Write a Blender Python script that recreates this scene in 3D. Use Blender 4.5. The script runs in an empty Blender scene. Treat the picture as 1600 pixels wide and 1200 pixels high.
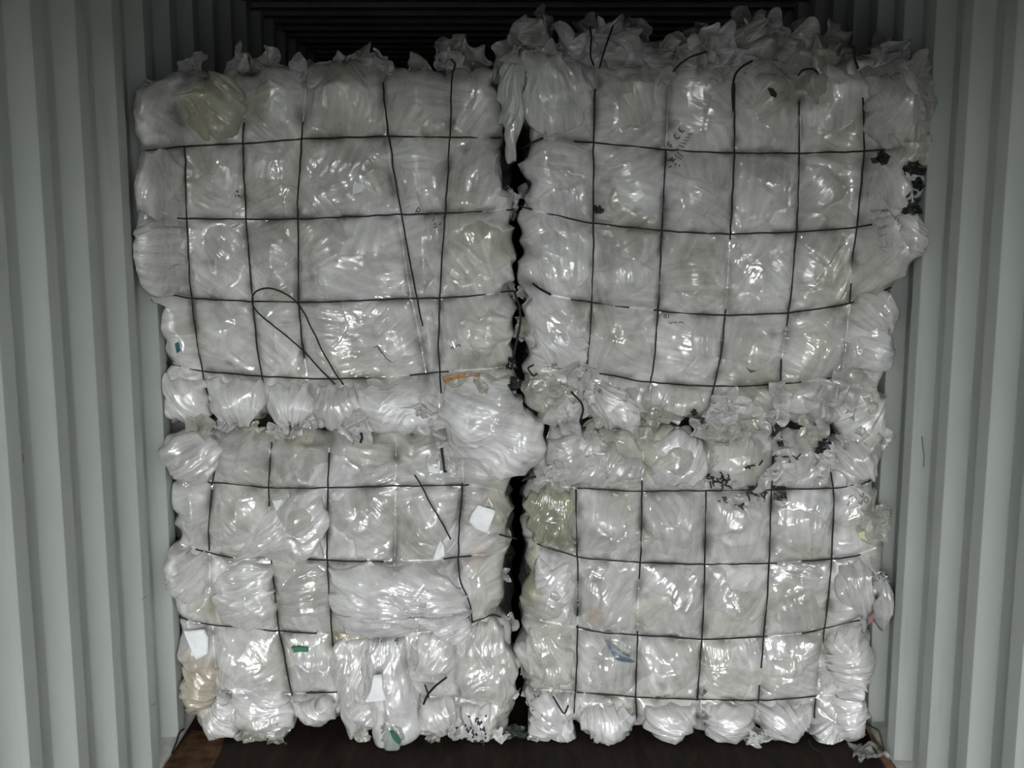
import bpy, math
import numpy as np
from mathutils import Vector

# ------------------------------------------------------------------ camera, sky, exposure
FPX = 1750.0
TH = math.radians(9.0)
CH = 1.77
CT, ST = math.cos(TH), math.sin(TH)
scene = bpy.context.scene
COL = scene.collection
cam_d = bpy.data.cameras.new('camera')
cam_d.sensor_width = 36.0
cam_d.lens = 36.0 * FPX / 1600.0
cam_d.clip_start = 0.02
cam = bpy.data.objects.new('camera', cam_d)
COL.objects.link(cam)
cam.location = (0, 0, CH)
cam.rotation_euler = (math.pi / 2 - TH, 0, 0)
scene.camera = cam

world = bpy.data.worlds.new('overcast')
scene.world = world
world.use_nodes = True
wn, wl = world.node_tree.nodes, world.node_tree.links
wn.clear()
w_out = wn.new('ShaderNodeOutputWorld'); w_bg = wn.new('ShaderNodeBackground')
w_tc = wn.new('ShaderNodeTexCoord'); w_sep = wn.new('ShaderNodeSeparateXYZ'); w_rmp = wn.new('ShaderNodeValToRGB')
w_map = wn.new('ShaderNodeMapRange'); w_map.inputs[1].default_value = -1; w_map.inputs[2].default_value = 1
wl.new(w_tc.outputs['Generated'], w_sep.inputs[0]); wl.new(w_sep.outputs[2], w_map.inputs[0])
wl.new(w_map.outputs[0], w_rmp.inputs[0]); wl.new(w_rmp.outputs[0], w_bg.inputs[0]); wl.new(w_bg.outputs[0], w_out.inputs[0])
cr = w_rmp.color_ramp
cr.elements[0].position = 0.0; cr.elements[0].color = (0.05, 0.05, 0.05, 1)
cr.elements[1].position = 1.0; cr.elements[1].color = (0.42, 0.43, 0.43, 1)
for p, c in ((0.495, (0.06, 0.06, 0.06, 1)), (0.505, (0.95, 0.96, 0.95, 1)), (0.57, (1.0, 1.01, 1.0, 1)), (0.67, (0.58, 0.585, 0.58, 1))):
    e = cr.elements.new(p); e.color = c
w_bg.inputs[1].default_value = 1.0

vs = scene.view_settings
vs.view_transform = 'Standard'; vs.look = 'None'; vs.gamma = 1.0; vs.use_curve_mapping = False
vs.exposure = 4.38
scene.cycles.max_bounces = 5; scene.cycles.diffuse_bounces = 3; scene.cycles.glossy_bounces = 2

OPEN_Y = -1.9      # door end of the container (just in front of the camera's feet)
END_Y = 10.6
WL, WR = -1.117, 1.225
CEIL = 2.62

# ------------------------------------------------------------------ helpers
def P(px, py, Y):
    px = np.asarray(px, float); py = np.asarray(py, float)
    u = px - 800.0; v = 600.0 - py
    k = Y / (FPX * CT + v * ST)
    return u * k, CH + (v * CT - FPX * ST) * k

def toPx(x, z, Y):
    h = z - CH
    d = Y * CT - h * ST
    up = h * CT + Y * ST
    return 800 + FPX * x / d, 600 - FPX * up / d

def mesh_obj(name, verts, faces, mat, parent=None, smooth=True, cols=None, loc=None, fold=None):
    verts = np.asarray(verts, np.float32)
    if loc is not None:
        verts = verts - np.asarray(loc, np.float32)
    me = bpy.data.meshes.new(name)
    if isinstance(faces, np.ndarray):
        nf, k = faces.shape
        me.vertices.add(len(verts)); me.vertices.foreach_set('co', verts.ravel())
        me.loops.add(nf * k); me.loops.foreach_set('vertex_index', faces.ravel().astype(np.int32))
        me.polygons.add(nf)
        me.polygons.foreach_set('loop_start', np.arange(0, nf * k, k, dtype=np.int32))
        me.polygons.foreach_set('loop_total', np.full(nf, k, dtype=np.int32))
        me.update(calc_edges=True); me.validate()
    else:
        me.from_pydata([tuple(map(float, v)) for v in verts], [], faces); me.update()
    if smooth:
        me.polygons.foreach_set('use_smooth', np.ones(len(me.polygons), bool))
    if cols is not None:
        a = me.color_attributes.new('film_tint', 'FLOAT_COLOR', 'POINT')
        c4 = np.ones((len(verts), 4), np.float32); c4[:, :3] = cols
        a.data.foreach_set('color', c4.ravel())
    if fold is not None:
        a = me.attributes.new('fold', 'FLOAT_VECTOR', 'POINT')
        f3 = np.zeros((len(verts), 3), np.float32); f3[:, :fold.shape[1]] = fold
        if fold.shape[1] == 2: f3[:, 2] = 1
        a.data.foreach_set('vector', f3.ravel())
    me.materials.append(mat)
    o = bpy.data.objects.new(name, me)
    COL.objects.link(o)
    if loc is not None: o.location = loc
    if parent is not None:
        o.parent = parent
    return o

def empty(name, loc, label, cat, group=None):
    o = bpy.data.objects.new(name, None); COL.objects.link(o)
    o.location = loc; o['label'] = label; o['category'] = cat
    if group: o['group'] = group
    o.empty_display_size = 0.1
    return o

def part(name, verts, faces, mat, root, **kw):
    """a child mesh given in world coordinates under a root with a location"""
    v = np.asarray(verts, np.float32) - np.asarray(root.location, np.float32)
    return mesh_obj(name, v, faces, mat, root, **kw)

# vectorised gradient noise
class Perlin:
    def __init__(s, seed):
        r = np.random.RandomState(seed)
        s.p = np.concatenate([r.permutation(256)] * 3)
        a = r.rand(256) * 2 * np.pi
        s.g = np.stack([np.cos(a), np.sin(a)], 1)
    def __call__(s, x, y):
        x = np.asarray(x, float); y = np.asarray(y, float)
        xi = np.floor(x).astype(int); yi = np.floor(y).astype(int)
        xf = x - xi; yf = y - yi
        xi &= 255; yi &= 255
        u = xf * xf * xf * (xf * (xf * 6 - 15) + 10); v = yf * yf * yf * (yf * (yf * 6 - 15) + 10)
        def gr(ix, iy, dx, dy):
            g = s.g[s.p[s.p[ix & 255] + (iy & 255)]]
            return g[..., 0] * dx + g[..., 1] * dy
        a = gr(xi, yi, xf, yf); b = gr(xi + 1, yi, xf - 1, yf)
        c = gr(xi, yi + 1, xf, yf - 1); d = gr(xi + 1, yi + 1, xf - 1, yf - 1)
        return ((a + (b - a) * u) * (1 - v) + (c + (d - c) * u) * v) * 1.5

def seg_dist(x, z, pts):
    d = np.full(x.shape, 1e9)
    for (ax, az), (bx, bz) in zip(pts[:-1], pts[1:]):
        ex, ez = bx - ax, bz - az
        L = ex * ex + ez * ez + 1e-12
        t = np.clip(((x - ax) * ex + (z - az) * ez) / L, 0, 1)
        d = np.minimum(d, (x - ax - t * ex) ** 2 + (z - az - t * ez) ** 2)
    return np.sqrt(d)

def resample(pts, n, smooth=0):
    p = np.asarray(pts, float)
    s = np.concatenate([[0], np.cumsum(np.hypot(*np.diff(p, axis=0).T))])
    t = np.linspace(0, s[-1], n)
    q = np.stack([np.interp(t, s, p[:, k]) for k in range(p.shape[1])], 1)
    for _ in range(smooth):
        q[1:-1] = (q[:-2] + q[2:] + 2 * q[1:-1]) / 4
    return q

def tube(path, rad, sides=6):
    p = np.asarray(path, float)
    n = len(p)
    T = np.gradient(p, axis=0); T /= np.linalg.norm(T, axis=1)[:, None] + 1e-9
    ref = np.array([0.13, 0.98, 0.11])
    A = np.cross(T, ref); A /= np.linalg.norm(A, axis=1)[:, None] + 1e-9
    B = np.cross(T, A)
    r = np.full(n, rad) if np.isscalar(rad) else np.asarray(rad)
    an = np.linspace(0, 2 * np.pi, sides, endpoint=False)
    V = p[:, None, :] + r[:, None, None] * (np.cos(an)[None, :, None] * A[:, None] + np.sin(an)[None, :, None] * B[:, None])
    V = V.reshape(-1, 3)
    F = []
    for i in range(n - 1):
        for j in range(sides):
            k = (j + 1) % sides
            F.append((i * sides + j, i * sides + k, (i + 1) * sides + k, (i + 1) * sides + j))
    F = [tuple(f) for f in F]
    F.append(tuple(range(sides))[::-1]); F.append(tuple(range((n - 1) * sides, n * sides)))
    return V, F

# ------------------------------------------------------------------ materials
def new_mat(name):
    m = bpy.data.materials.new(name); m.use_nodes = True
    nt = m.node_tree; nt.nodes.clear()
    o = nt.nodes.new('ShaderNodeOutputMaterial'); b = nt.nodes.new('ShaderNodeBsdfPrincipled')
    nt.links.new(b.outputs[0], o.inputs[0])
    return m, nt, b, o

def noise_node(nt, scale, detail=4, rough=0.55, dist=0.0, coord='Object', stretch=(1, 1, 1)):
    tc = nt.nodes.new('ShaderNodeTexCoord'); mp = nt.nodes.new('ShaderNodeMapping')
    mp.inputs['Scale'].default_value = stretch
    n = nt.nodes.new('ShaderNodeTexNoise')
    n.inputs['Scale'].default_value = scale; n.inputs['Detail'].default_value = detail
    n.inputs['Roughness'].default_value = rough; n.inputs['Distortion'].default_value = dist
    nt.links.new(tc.outputs[coord], mp.inputs[0]); nt.links.new(mp.outputs[0], n.inputs['Vector'])
    return n

def ramp(nt, src, stops):
    r = nt.nodes.new('ShaderNodeValToRGB')
    e = r.color_ramp.elements
    e[0].position, e[0].color = stops[0]; e[1].position, e[1].color = stops[-1]
    for p, c in stops[1:-1]:
        k = e.new(p); k.color = c
    nt.links.new(src, r.inputs[0])
    return r

def g4(v): return (v, v, v, 1)

def film_material(name, alpha=1.0, tint=None, rough=0.30, spec=0.6):
    m, nt, b, o = new_mat(name)
    L = nt.links
    if tint is None:
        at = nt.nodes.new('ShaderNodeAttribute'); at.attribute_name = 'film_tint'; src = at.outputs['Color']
    else:
        rgb = nt.nodes.new('ShaderNodeRGB'); rgb.outputs[0].default_value = (*tint, 1); src = rgb.outputs[0]
    n1 = noise_node(nt, 9, 5, 0.6, 0.6)
    r1 = ramp(nt, n1.outputs[0], [(0.3, g4(0.72)), (0.52, g4(0.97)), (0.72, g4(1.12))])
    mul = nt.nodes.new('ShaderNodeMixRGB'); mul.blend_type = 'MULTIPLY'; mul.inputs[0].default_value = 1
    L.new(src, mul.inputs[1]); L.new(r1.outputs[0], mul.inputs[2])
    # dirt specks
    n2 = noise_node(nt, 38, 6, 0.7, 1.5)
    r2 = ramp(nt, n2.outputs[0], [(0.62, g4(0)), (0.74, g4(0.6))])
    mx = nt.nodes.new('ShaderNodeMixRGB'); L.new(r2.outputs[0], mx.inputs[0]); L.new(mul.outputs[0], mx.inputs[1])
    mx.inputs[2].default_value = (0.16, 0.14, 0.10, 1)
    L.new(mx.outputs[0], b.inputs['Base Color'])
    n3 = noise_node(nt, 14, 3, 0.5, 0.5)
    r3 = ramp(nt, n3.outputs[0], [(0.35, g4(rough * 0.75)), (0.65, g4(rough * 1.5))])
    L.new(r3.outputs[0], b.inputs['Roughness'])
    b.inputs['Specular IOR Level'].default_value = spec
    # fine creases running along the fold direction of each piece of film
    b.inputs['IOR'].default_value = 1.5
    fa = nt.nodes.new('ShaderNodeAttribute'); fa.attribute_name = 'fold'
    prev = None
    for k, (sc, strg, dist, thr) in enumerate((((4, 42, 0), 1.0, 0.0018, 0.075), ((7, 90, 0), 1.0, 0.0016, 0.085), ((12, 170, 0), 1.0, 0.0011, 0.12))):
        mp = nt.nodes.new('ShaderNodeMapping'); mp.inputs['Scale'].default_value = sc; mp.inputs['Location'].default_value = (k * 7.3, k * 3.1, 0)
        L.new(fa.outputs['Vector'], mp.inputs[0])
        nn = nt.nodes.new('ShaderNodeTexNoise'); nn.inputs['Scale'].default_value = 1; nn.inputs['Detail'].default_value = 2; nn.inputs['Roughness'].default_value = 0.4
        L.new(mp.outputs[0], nn.inputs['Vector'])
        sb = nt.nodes.new('ShaderNodeMath'); sb.operation = 'SUBTRACT'; sb.inputs[1].default_value = 0.5
        a = nt.nodes.new('ShaderNodeMath'); a.operation = 'ABSOLUTE'
        mn = nt.nodes.new('ShaderNodeMath'); mn.operation = 'MINIMUM'; mn.inputs[1].default_value = thr
        L.new(nn.outputs[0], sb.inputs[0]); L.new(sb.outputs[0], a.inputs[0]); L.new(a.outputs[0], mn.inputs[0])
        dv = nt.nodes.new('ShaderNodeMath'); dv.operation = 'DIVIDE'; dv.inputs[1].default_value = thr; L.new(mn.outputs[0], dv.inputs[0])
        msk = noise_node(nt, 11 + 5 * k, 2, 0.5, 0.2); rm = ramp(nt, msk.outputs[0], [(0.40, g4(0.12)), (0.60, g4(1.0))])
        ml = nt.nodes.new('ShaderNodeMath'); ml.operation = 'MULTIPLY'; L.new(dv.outputs[0], ml.inputs[0]); L.new(rm.outputs[0], ml.inputs[1])
        bp = nt.nodes.new('ShaderNodeBump'); bp.invert = True
        bp.inputs['Strength'].default_value = strg; bp.inputs['Distance'].default_value = dist
        sz = nt.nodes.new('ShaderNodeSeparateXYZ'); L.new(fa.outputs['Vector'], sz.inputs[0])
        m2 = nt.nodes.new('ShaderNodeMath'); m2.operation = 'MULTIPLY'; L.new(ml.outputs[0], m2.inputs[0]); L.new(sz.outputs[2], m2.inputs[1])
        L.new(m2.outputs[0], bp.inputs['Height'])
        if prev: L.new(prev.outputs[0], bp.inputs['Normal'])
        prev = bp
        if k == 0:
            b0 = nt.nodes.new('ShaderNodeBump'); b0.invert = True
            b0.inputs['Strength'].default_value = 0.8; b0.inputs['Distance'].default_value = 0.0012
            L.new(m2.outputs[0], b0.inputs['Height']); L.new(b0.outputs[0], b.inputs['Normal'])
    vt = nt.nodes.new('ShaderNodeTexCoord'); vv = nt.nodes.new('ShaderNodeTexVoronoi'); vv.feature = 'SMOOTH_F1'; vv.inputs['Smoothness'].default_value = 0.15
    vv.inputs['Scale'].default_value = 42; vn = noise_node(nt, 30, 2, 0.5); va = nt.nodes.new('ShaderNodeMixRGB'); va.blend_type = 'ADD'; va.inputs[0].default_value = 0.03
    L.new(vt.outputs['Object'], va.inputs[1]); L.new(vn.outputs['Color'], va.inputs[2]); L.new(va.outputs[0], vv.inputs['Vector'])
    bv = nt.nodes.new('ShaderNodeBump'); bv.inputs['Strength'].default_value = 1.0; bv.inputs['Distance'].default_value = 0.0016
    L.new(vv.outputs['Distance'], bv.inputs['Height']); L.new(prev.outputs[0], bv.inputs['Normal']); prev = bv
    # milky drawn streaks of the stretched film
    sm = nt.nodes.new('ShaderNodeMapping'); sm.inputs['Scale'].default_value = (6, 55, 0); L.new(fa.outputs['Vector'], sm.inputs[0])
    sn = nt.nodes.new('ShaderNodeTexNoise'); sn.inputs['Scale'].default_value = 1; sn.inputs['Detail'].default_value = 4; L.new(sm.outputs[0], sn.inputs['Vector'])
    sr = ramp(nt, sn.outputs[0], [(0.32, g4(0.84)), (0.5, g4(0.96)), (0.68, g4(1.14))])
    mk = nt.nodes.new('ShaderNodeMixRGB'); mk.blend_type = 'MULTIPLY'; mk.inputs[0].default_value = 1
    L.new(mx.outputs[0], mk.inputs[1]); L.new(sr.outputs[0], mk.inputs[2]); L.new(mk.outputs[0], b.inputs['Base Color'])
    L.new(prev.outputs[0], b.inputs['Coat Normal'])
    b.inputs['Coat Weight'].default_value = 1.0; b.inputs['Coat IOR'].default_value = 1.9
    b.inputs['Coat Roughness'].default_value = rough * 0.2
    if alpha < 1:
        tr = nt.nodes.new('ShaderNodeBsdfTransparent'); ms = nt.nodes.new('ShaderNodeMixShader')
        ms.inputs[0].default_value = alpha
        L.new(tr.outputs[0], ms.inputs[1]); L.new(b.outputs[0], ms.inputs[2]); L.new(ms.outputs[0], o.inputs[0])
    return m

M_FILM = film_material('crumpled_film')
M_THIN = film_material('loose_film', alpha=0.70, rough=0.28)
M_CLEAR = film_material('clear_film', alpha=0.48, rough=0.16, spec=0.9)

def plain(name, col, rough=0.6, metal=0.0, spec=0.5, var=0.0, sc=20):
    m, nt, b, o = new_mat(name)
    b.inputs['Base Color'].default_value = (*col, 1)
    b.inputs['Roughness'].default_value = rough; b.inputs['Metallic'].default_value = metal
    b.inputs['Specular IOR Level'].default_value = spec
    if var:
        n = noise_node(nt, sc, 4)
        r = ramp(nt, n.outputs[0], [(0.3, (*[c * (1 - var) for c in col], 1)), (0.7, (*[min(1, c * (1 + var)) for c in col], 1))])
        nt.links.new(r.outputs[0], b.inputs['Base Color'])
    return m

M_WIRE = plain('black_wire', (0.012, 0.013, 0.012), 0.55, 0.0, 0.3, 0.4, 60)
M_RUST = plain('rusty_wire', (0.09, 0.045, 0.03), 0.8, 0.0, 0.3, 0.4, 60)
M_INK = plain('black_ink', (0.015, 0.016, 0.018), 0.4)
M_BLUEINK = plain('blue_grey_ink', (0.10, 0.14, 0.19), 0.4)
M_GREYINK = plain('grey_ink', (0.20, 0.20, 0.20), 0.4)
M_PAPER = plain('white_paper', (0.78, 0.80, 0.82), 0.55, var=0.08)
M_GREEN = plain('green_film', (0.04, 0.16, 0.09), 0.35)
M_TEAL = plain('teal_film', (0.02, 0.11, 0.12), 0.35)
M_LEAF = plain('dark_leaf', (0.02, 0.025, 0.008), 0.6)
M_YEL = plain('pale_yellow_film', (0.62, 0.60, 0.36), 0.5)
M_ORANGE = plain('orange_brown_film', (0.42, 0.24, 0.11), 0.45, var=0.35, sc=60)
M_BLACKF = plain('black_film', (0.012, 0.014, 0.014), 0.3, spec=0.7)
M_PINK = plain('dull_pink_film', (0.30, 0.17, 0.16), 0.4)

def wall_material():
    m, nt, b, o = new_mat('painted_steel')
    L = nt.links
    n = noise_node(nt, 1.6, 5, 0.6)
    r = ramp(nt, n.outputs[0], [(0.3, (0.44, 0.475, 0.455, 1)), (0.7, (0.50, 0.535, 0.515, 1))])
    # vertical grime streaks, on the steel itself
    n2 = noise_node(nt, 5, 5, 0.65, 0.3, stretch=(1, 3.2, 0.22))
    r2 = ramp(nt, n2.outputs[0], [(0.56, g4(0)), (0.80, g4(0.42))])
    mx = nt.nodes.new('ShaderNodeMixRGB'); L.new(r2.outputs[0], mx.inputs[0]); L.new(r.outputs[0], mx.inputs[1])
    mx.inputs[2].default_value = (0.27, 0.28, 0.255, 1)
    n3 = noise_node(nt, 45, 4, 0.7, 0.4, stretch=(1, 1, 0.5))
    r3 = ramp(nt, n3.outputs[0], [(0.73, g4(0)), (0.78, g4(0.55))])
    mx2 = nt.nodes.new('ShaderNodeMixRGB'); L.new(r3.outputs[0], mx2.inputs[0]); L.new(mx.outputs[0], mx2.inputs[1])
    mx2.inputs[2].default_value = (0.25, 0.24, 0.21, 1)
    L.new(mx2.outputs[0], b.inputs['Base Color'])
    b.inputs['Roughness'].default_value = 0.55; b.inputs['Specular IOR Level'].default_value = 0.35
    bp = nt.nodes.new('ShaderNodeBump'); bp.inputs['Strength'].default_value = 0.25; bp.inputs['Distance'].default_value = 0.01
    n4 = noise_node(nt, 6, 3); L.new(n4.outputs[0], bp.inputs['Height']); L.new(bp.outputs[0], b.inputs['Normal'])
    return m
M_WALL = wall_material()
M_ROOF = plain('shade_darkened_roof', (0.22, 0.23, 0.22), 0.8, spec=0.2, var=0.2, sc=4)  # colour darkened to stand in for the shade under the roof

def floor_material():
    m, nt, b, o = new_mat('worn_plywood')
    L = nt.links
    n = noise_node(nt, 5, 6, 0.65, 0.8, stretch=(5, 0.8, 1))
    r = ramp(nt, n.outputs[0], [(0.3, (0.012, 0.009, 0.008, 1)), (0.55, (0.026, 0.016, 0.013, 1)), (0.8, (0.055, 0.028, 0.018, 1))])
    L.new(r.outputs[0], b.inputs['Base Color'])
    b.inputs['Roughness'].default_value = 0.75; b.inputs['Specular IOR Level'].default_value = 0.15
    bp = nt.nodes.new('ShaderNodeBump'); bp.inputs['Strength'].default_value = 0.4; bp.inputs['Distance'].default_value = 0.004
    L.new(n.outputs[0], bp.inputs['Height']); L.new(bp.outputs[0], b.inputs['Normal'])
    return m
M_FLOOR = floor_material()
M_WORN = plain('bare_worn_board', (0.085, 0.045, 0.022), 0.8, spec=0.2, var=0.6, sc=25)
M_CARD = plain('brown_cardboard', (0.30, 0.17, 0.10), 0.85, spec=0.2, var=0.3, sc=30)
M_SILL = plain('scuffed_steel', (0.50, 0.51, 0.48), 0.6, var=0.25, sc=12)

# ------------------------------------------------------------------ container shell
def corrugated(name, side, phase, per=0.274):
    """side wall: trapezoid ribs; x0 = crest plane"""
    x0 = WL if side < 0 else WR
    dep = 0.036
    pts = []
    k0 = int(math.floor((OPEN_Y - phase) / per)) ; k1 = int(math.ceil((END_Y - phase) / per))
    for k in range(k0, k1 + 1):
        s = phase + k * per            # crest begins
        for dy, off in ((0.0, 0), (0.070, 0), (0.138, dep), (0.138 + 0.068, dep)):
            pts.append((s + dy, x0 + side * off))
    pts = [(min(max(y, OPEN_Y), END_Y), x) for y, x in pts]
    # round the bends a little
    th = 0.004
    V = []; F = []
    prof = []
    for i, (y, x) in enumerate(pts):
        if 0 < i < len(pts) - 1:
            a = pts[i - 1]; c = pts[i + 1]
            for t in (0.09, 0.0, -0.09):
                if t > 0: q = (y + (a[0] - y) * t, x + (a[1] - x) * t)
                elif t < 0: q = (y + (c[0] - y) * -t, x + (c[1] - x) * -t)
                else: q = ((y * .9 + .05 * (y + (a[0] - y) * .2) + .05 * (y + (c[0] - y) * .2)), x * .98 + .01 * a[1] + .01 * c[1])
                prof.append(q)
        else: prof.append((y, x))
    zs = (0.0, CEIL + 0.03)
    for (y, x) in prof:
        for z in zs:
            V.append((x, y, z)); V.append((x + side * th, y, z))
    n = len(prof)
    for i in range(n - 1):
        a = i * 4; b = a + 4
        F += [(a, b, b + 2, a + 2), (a + 1, a + 3, b + 3, b + 1), (a + 2, b + 2, b + 3, a + 3), (a, a + 1, b + 1, b)]
    F += [(0, 2, 3, 1), ((n - 1) * 4, (n - 1) * 4 + 1, (n - 1) * 4 + 3, (n - 1) * 4 + 2)]
    o = mesh_obj(name, V, F, M_WALL, smooth=False)
    o['kind'] = 'structure'
    return o
wall_l = corrugated('wall_left', -1, 2.70)
wall_r = corrugated('wall_right', 1, 2.822, 0.270)

def box(name, x0, x1, y0, y1, z0, z1, mat, parent=None, structure=False):
    V = [(x, y, z) for x in (x0, x1) for y in (y0, y1) for z in (z0, z1)]
    F = [(0, 1, 3, 2), (4, 6, 7, 5), (0, 4, 5, 1), (2, 3, 7, 6), (0, 2, 6, 4), (1, 5, 7, 3)]
    o = mesh_obj(name, V, F, mat, parent, smooth=False)
    if structure: o['kind'] = 'structure'
    return o
box('floor', WL - 0.06, WR + 0.06, OPEN_Y, END_Y, -0.04, 0.0, M_FLOOR, structure=True)
# roof with shallow cross corrugations
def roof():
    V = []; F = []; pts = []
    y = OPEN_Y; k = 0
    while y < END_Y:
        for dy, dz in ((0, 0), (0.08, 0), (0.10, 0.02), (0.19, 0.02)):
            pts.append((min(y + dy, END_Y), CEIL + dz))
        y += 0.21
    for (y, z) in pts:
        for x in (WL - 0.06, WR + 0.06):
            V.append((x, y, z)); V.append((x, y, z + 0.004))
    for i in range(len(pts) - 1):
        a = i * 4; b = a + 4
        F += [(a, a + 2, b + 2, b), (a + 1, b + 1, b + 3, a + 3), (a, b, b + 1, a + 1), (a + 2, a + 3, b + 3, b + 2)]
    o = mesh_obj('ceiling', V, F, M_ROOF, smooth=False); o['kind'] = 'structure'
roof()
box('shading_header_1', WL - 0.06, WR + 0.06, OPEN_Y - 0.05, OPEN_Y + 0.05, 2.28, CEIL + 0.05, M_WALL, structure=True)  # unseen door header, made deep to keep light off the upper part
box('wall_back', WL - 0.06, WR + 0.06, END_Y, END_Y + 0.03, 0, CEIL + 0.03, M_WALL, structure=True)
# bottom side rails along the floor edge
def rail(name, side):
    x0 = WL - 0.045 if side < 0 else WR + 0.045
    xi = WL + 0.004 if side < 0 else WR - 0.004
    V = []
    for y in (OPEN_Y, END_Y):
        V += [(x0, y, 0.0), (x0, y, 0.055), (xi, y, 0.012), (xi, y, 0.0)]
    F = [(0, 1, 5, 4), (1, 2, 6, 5), (2, 3, 7, 6), (3, 0, 4, 7), (0, 3, 2, 1), (4, 5, 6, 7)]
    o = mesh_obj(name, V, F, M_SILL, smooth=False); o['kind'] = 'structure'
rail('baseboard_left', -1); rail('baseboard_right', 1)

# ------------------------------------------------------------------ bales
TINTS = np.array([(0.60, 0.60, 0.59), (0.68, 0.68, 0.68), (0.52, 0.52, 0.505), (0.58, 0.575, 0.53),
                  (0.74, 0.74, 0.745), (0.47, 0.47, 0.445), (0.62, 0.615, 0.60), (0.54, 0.53, 0.47)])

class Bale:
    def __init__(s, seed, Yf, lobes, hw, vw, amp=0.082, cell=0.10, tone=1.0, yellow=()):
        s.seed = seed; s.Yf = Yf; s.lobes = lobes; s.amp = amp; s.tone = tone; s.yellow = yellow
        s.n = [Perlin(seed * 31 + k) for k in range(8)]
        s.hw = [np.stack(P(*np.array(w, float).T, s.Yl(*np.array(w, float).T)), 1) for w in hw]
        s.vw = [np.stack(P(*np.array(w, float).T, s.Yl(*np.array(w, float).T)), 1) for w in vw]
        r = np.random.RandomState(seed)
        s.cell = cell
        s.jx = r.rand(64, 64); s.jz = r.rand(64, 64)
        s.cdir = r.rand(64, 64) * math.pi; s.coff = r.rand(64, 64); s.ctx = r.randn(64, 64); s.ctz = r.randn(64, 64)
        s.ctint = r.randint(0, len(TINTS), (64, 64)); s.cfold = 0.35 + r.rand(64, 64)
    def Yl(s, px, py):
        Y = np.full(np.shape(px), s.Yf)
        for (cx, cy, rx, ry, h) in s.lobes:
            Y = Y - h * np.exp(-(((px - cx) / rx) ** 2 + ((py - cy) / ry) ** 2) ** 1.5)
        return Y
    def cells(s, x, z):
        n = s.n
        wx = x + 0.045 * n[0](x * 7, z * 7) + 0.012 * n[1](x * 26, z * 26)
        wz = z + 0.045 * n[1](x * 7 + 9, z * 7) + 0.012 * n[0](x * 26 + 5, z * 26)
        gx = wx / s.cell + 30; gz = wz / (s.cell * 0.9) + 20
        ix = np.floor(gx).astype(int); iz = np.floor(gz).astype(int)
        best = np.full(x.shape, 9.0); second = np.full(x.shape, 9.0)
        bi = np.zeros(x.shape, int); bj = np.zeros(x.shape, int)
        for di in (-1, 0, 1):
            for dj in (-1, 0, 1):
                a = (ix + di) & 63; b = (iz + dj) & 63
                d = np.hypot(ix + di + s.jx[a, b] - gx, iz + dj + s.jz[a, b] - gz)
                m = d < best
                second = np.where(m, best, np.minimum(second, d))
                best = np.where(m, d, best); bi = np.where(m, a, bi); bj = np.where(m, b, bj)
        return bi, bj, best, second, wx, wz
    def detail(s, x, z):
        n = s.n
        bi, bj, d1, d2, wx, wz = s.cells(x, z)
        th = s.cdir[bi, bj] + 0.30 * n[2](x * 3, z * 3)
        c, sn = np.cos(th), np.sin(th)
        lx = x - (bi - 30 + s.jx[bi, bj]) * s.cell; lz = z - (bj - 20 + s.jz[bi, bj]) * s.cell * 0.9
        fan = 1.0 / (1.0 + 2.2 * np.clip(lx * c + lz * sn + 0.12, 0, 1))
        a = lx * c + lz * sn; b = (-lx * sn + lz * c) * fan
        r1 = 1 - np.abs(n[3](a * 4 + bi, b * 24 + bj)) * 2.2
        r2 = 1 - np.abs(n[4](a * 8 + bj, b * 55 + bi)) * 2.2
        s.fuv = np.stack([a + bi * 0.37, b + bj * 0.53, np.clip((d2 - d1 - 0.05) * 7, 0, 1)], -1)
        edge = np.clip((d2 - d1) * 5, 0, 1)
        fold = 0.0042 * r1 + 0.0020 * r2
        off = (s.coff[bi, bj] - 0.5) * 0.010
        h = fold * s.cfold[bi, bj] * (0.4 + 0.6 * edge) + off * edge + 0.005 * (edge ** 0.6 - 1) * (s.coff[bj, bi] > 0.45)
        h += 0.004 * (1 - np.abs(n[5](x * 13, z * 13)) * 2) + 0.020 * n[6](x * 5, z * 5) + 0.0015 * n[7](x * 38, z * 38)
        return h, bi, bj
    def H(s, x, z):
        dv = np.full(x.shape, 9.0); dh = np.full(x.shape, 9.0)
        for w in s.vw: dv = np.minimum(dv, seg_dist(x, z, w))
        for w in s.hw: dh = np.minimum(dh, seg_dist(x, z, w))
        pv = 1 - np.exp(-dv / 0.024); ph = 1 - np.exp(-dh / 0.024)
        pil = pv * ph
        wide = (1 - np.exp(-(dv / 0.075) ** 2)) * (1 - np.exp(-(dh / 0.075) ** 2))
        det, bi, bj = s.detail(x, z)
        near = 1 - np.exp(-np.minimum(dv, dh) / 0.02)
        mod = 0.8 + 0.5 * s.n[6](x * 3 + 7, z * 3)
        return s.amp * (0.50 * pil + 0.60 * wide) * mod + det * (0.35 + 0.65 * near), np.minimum(dv, dh), bi, bj

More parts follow.
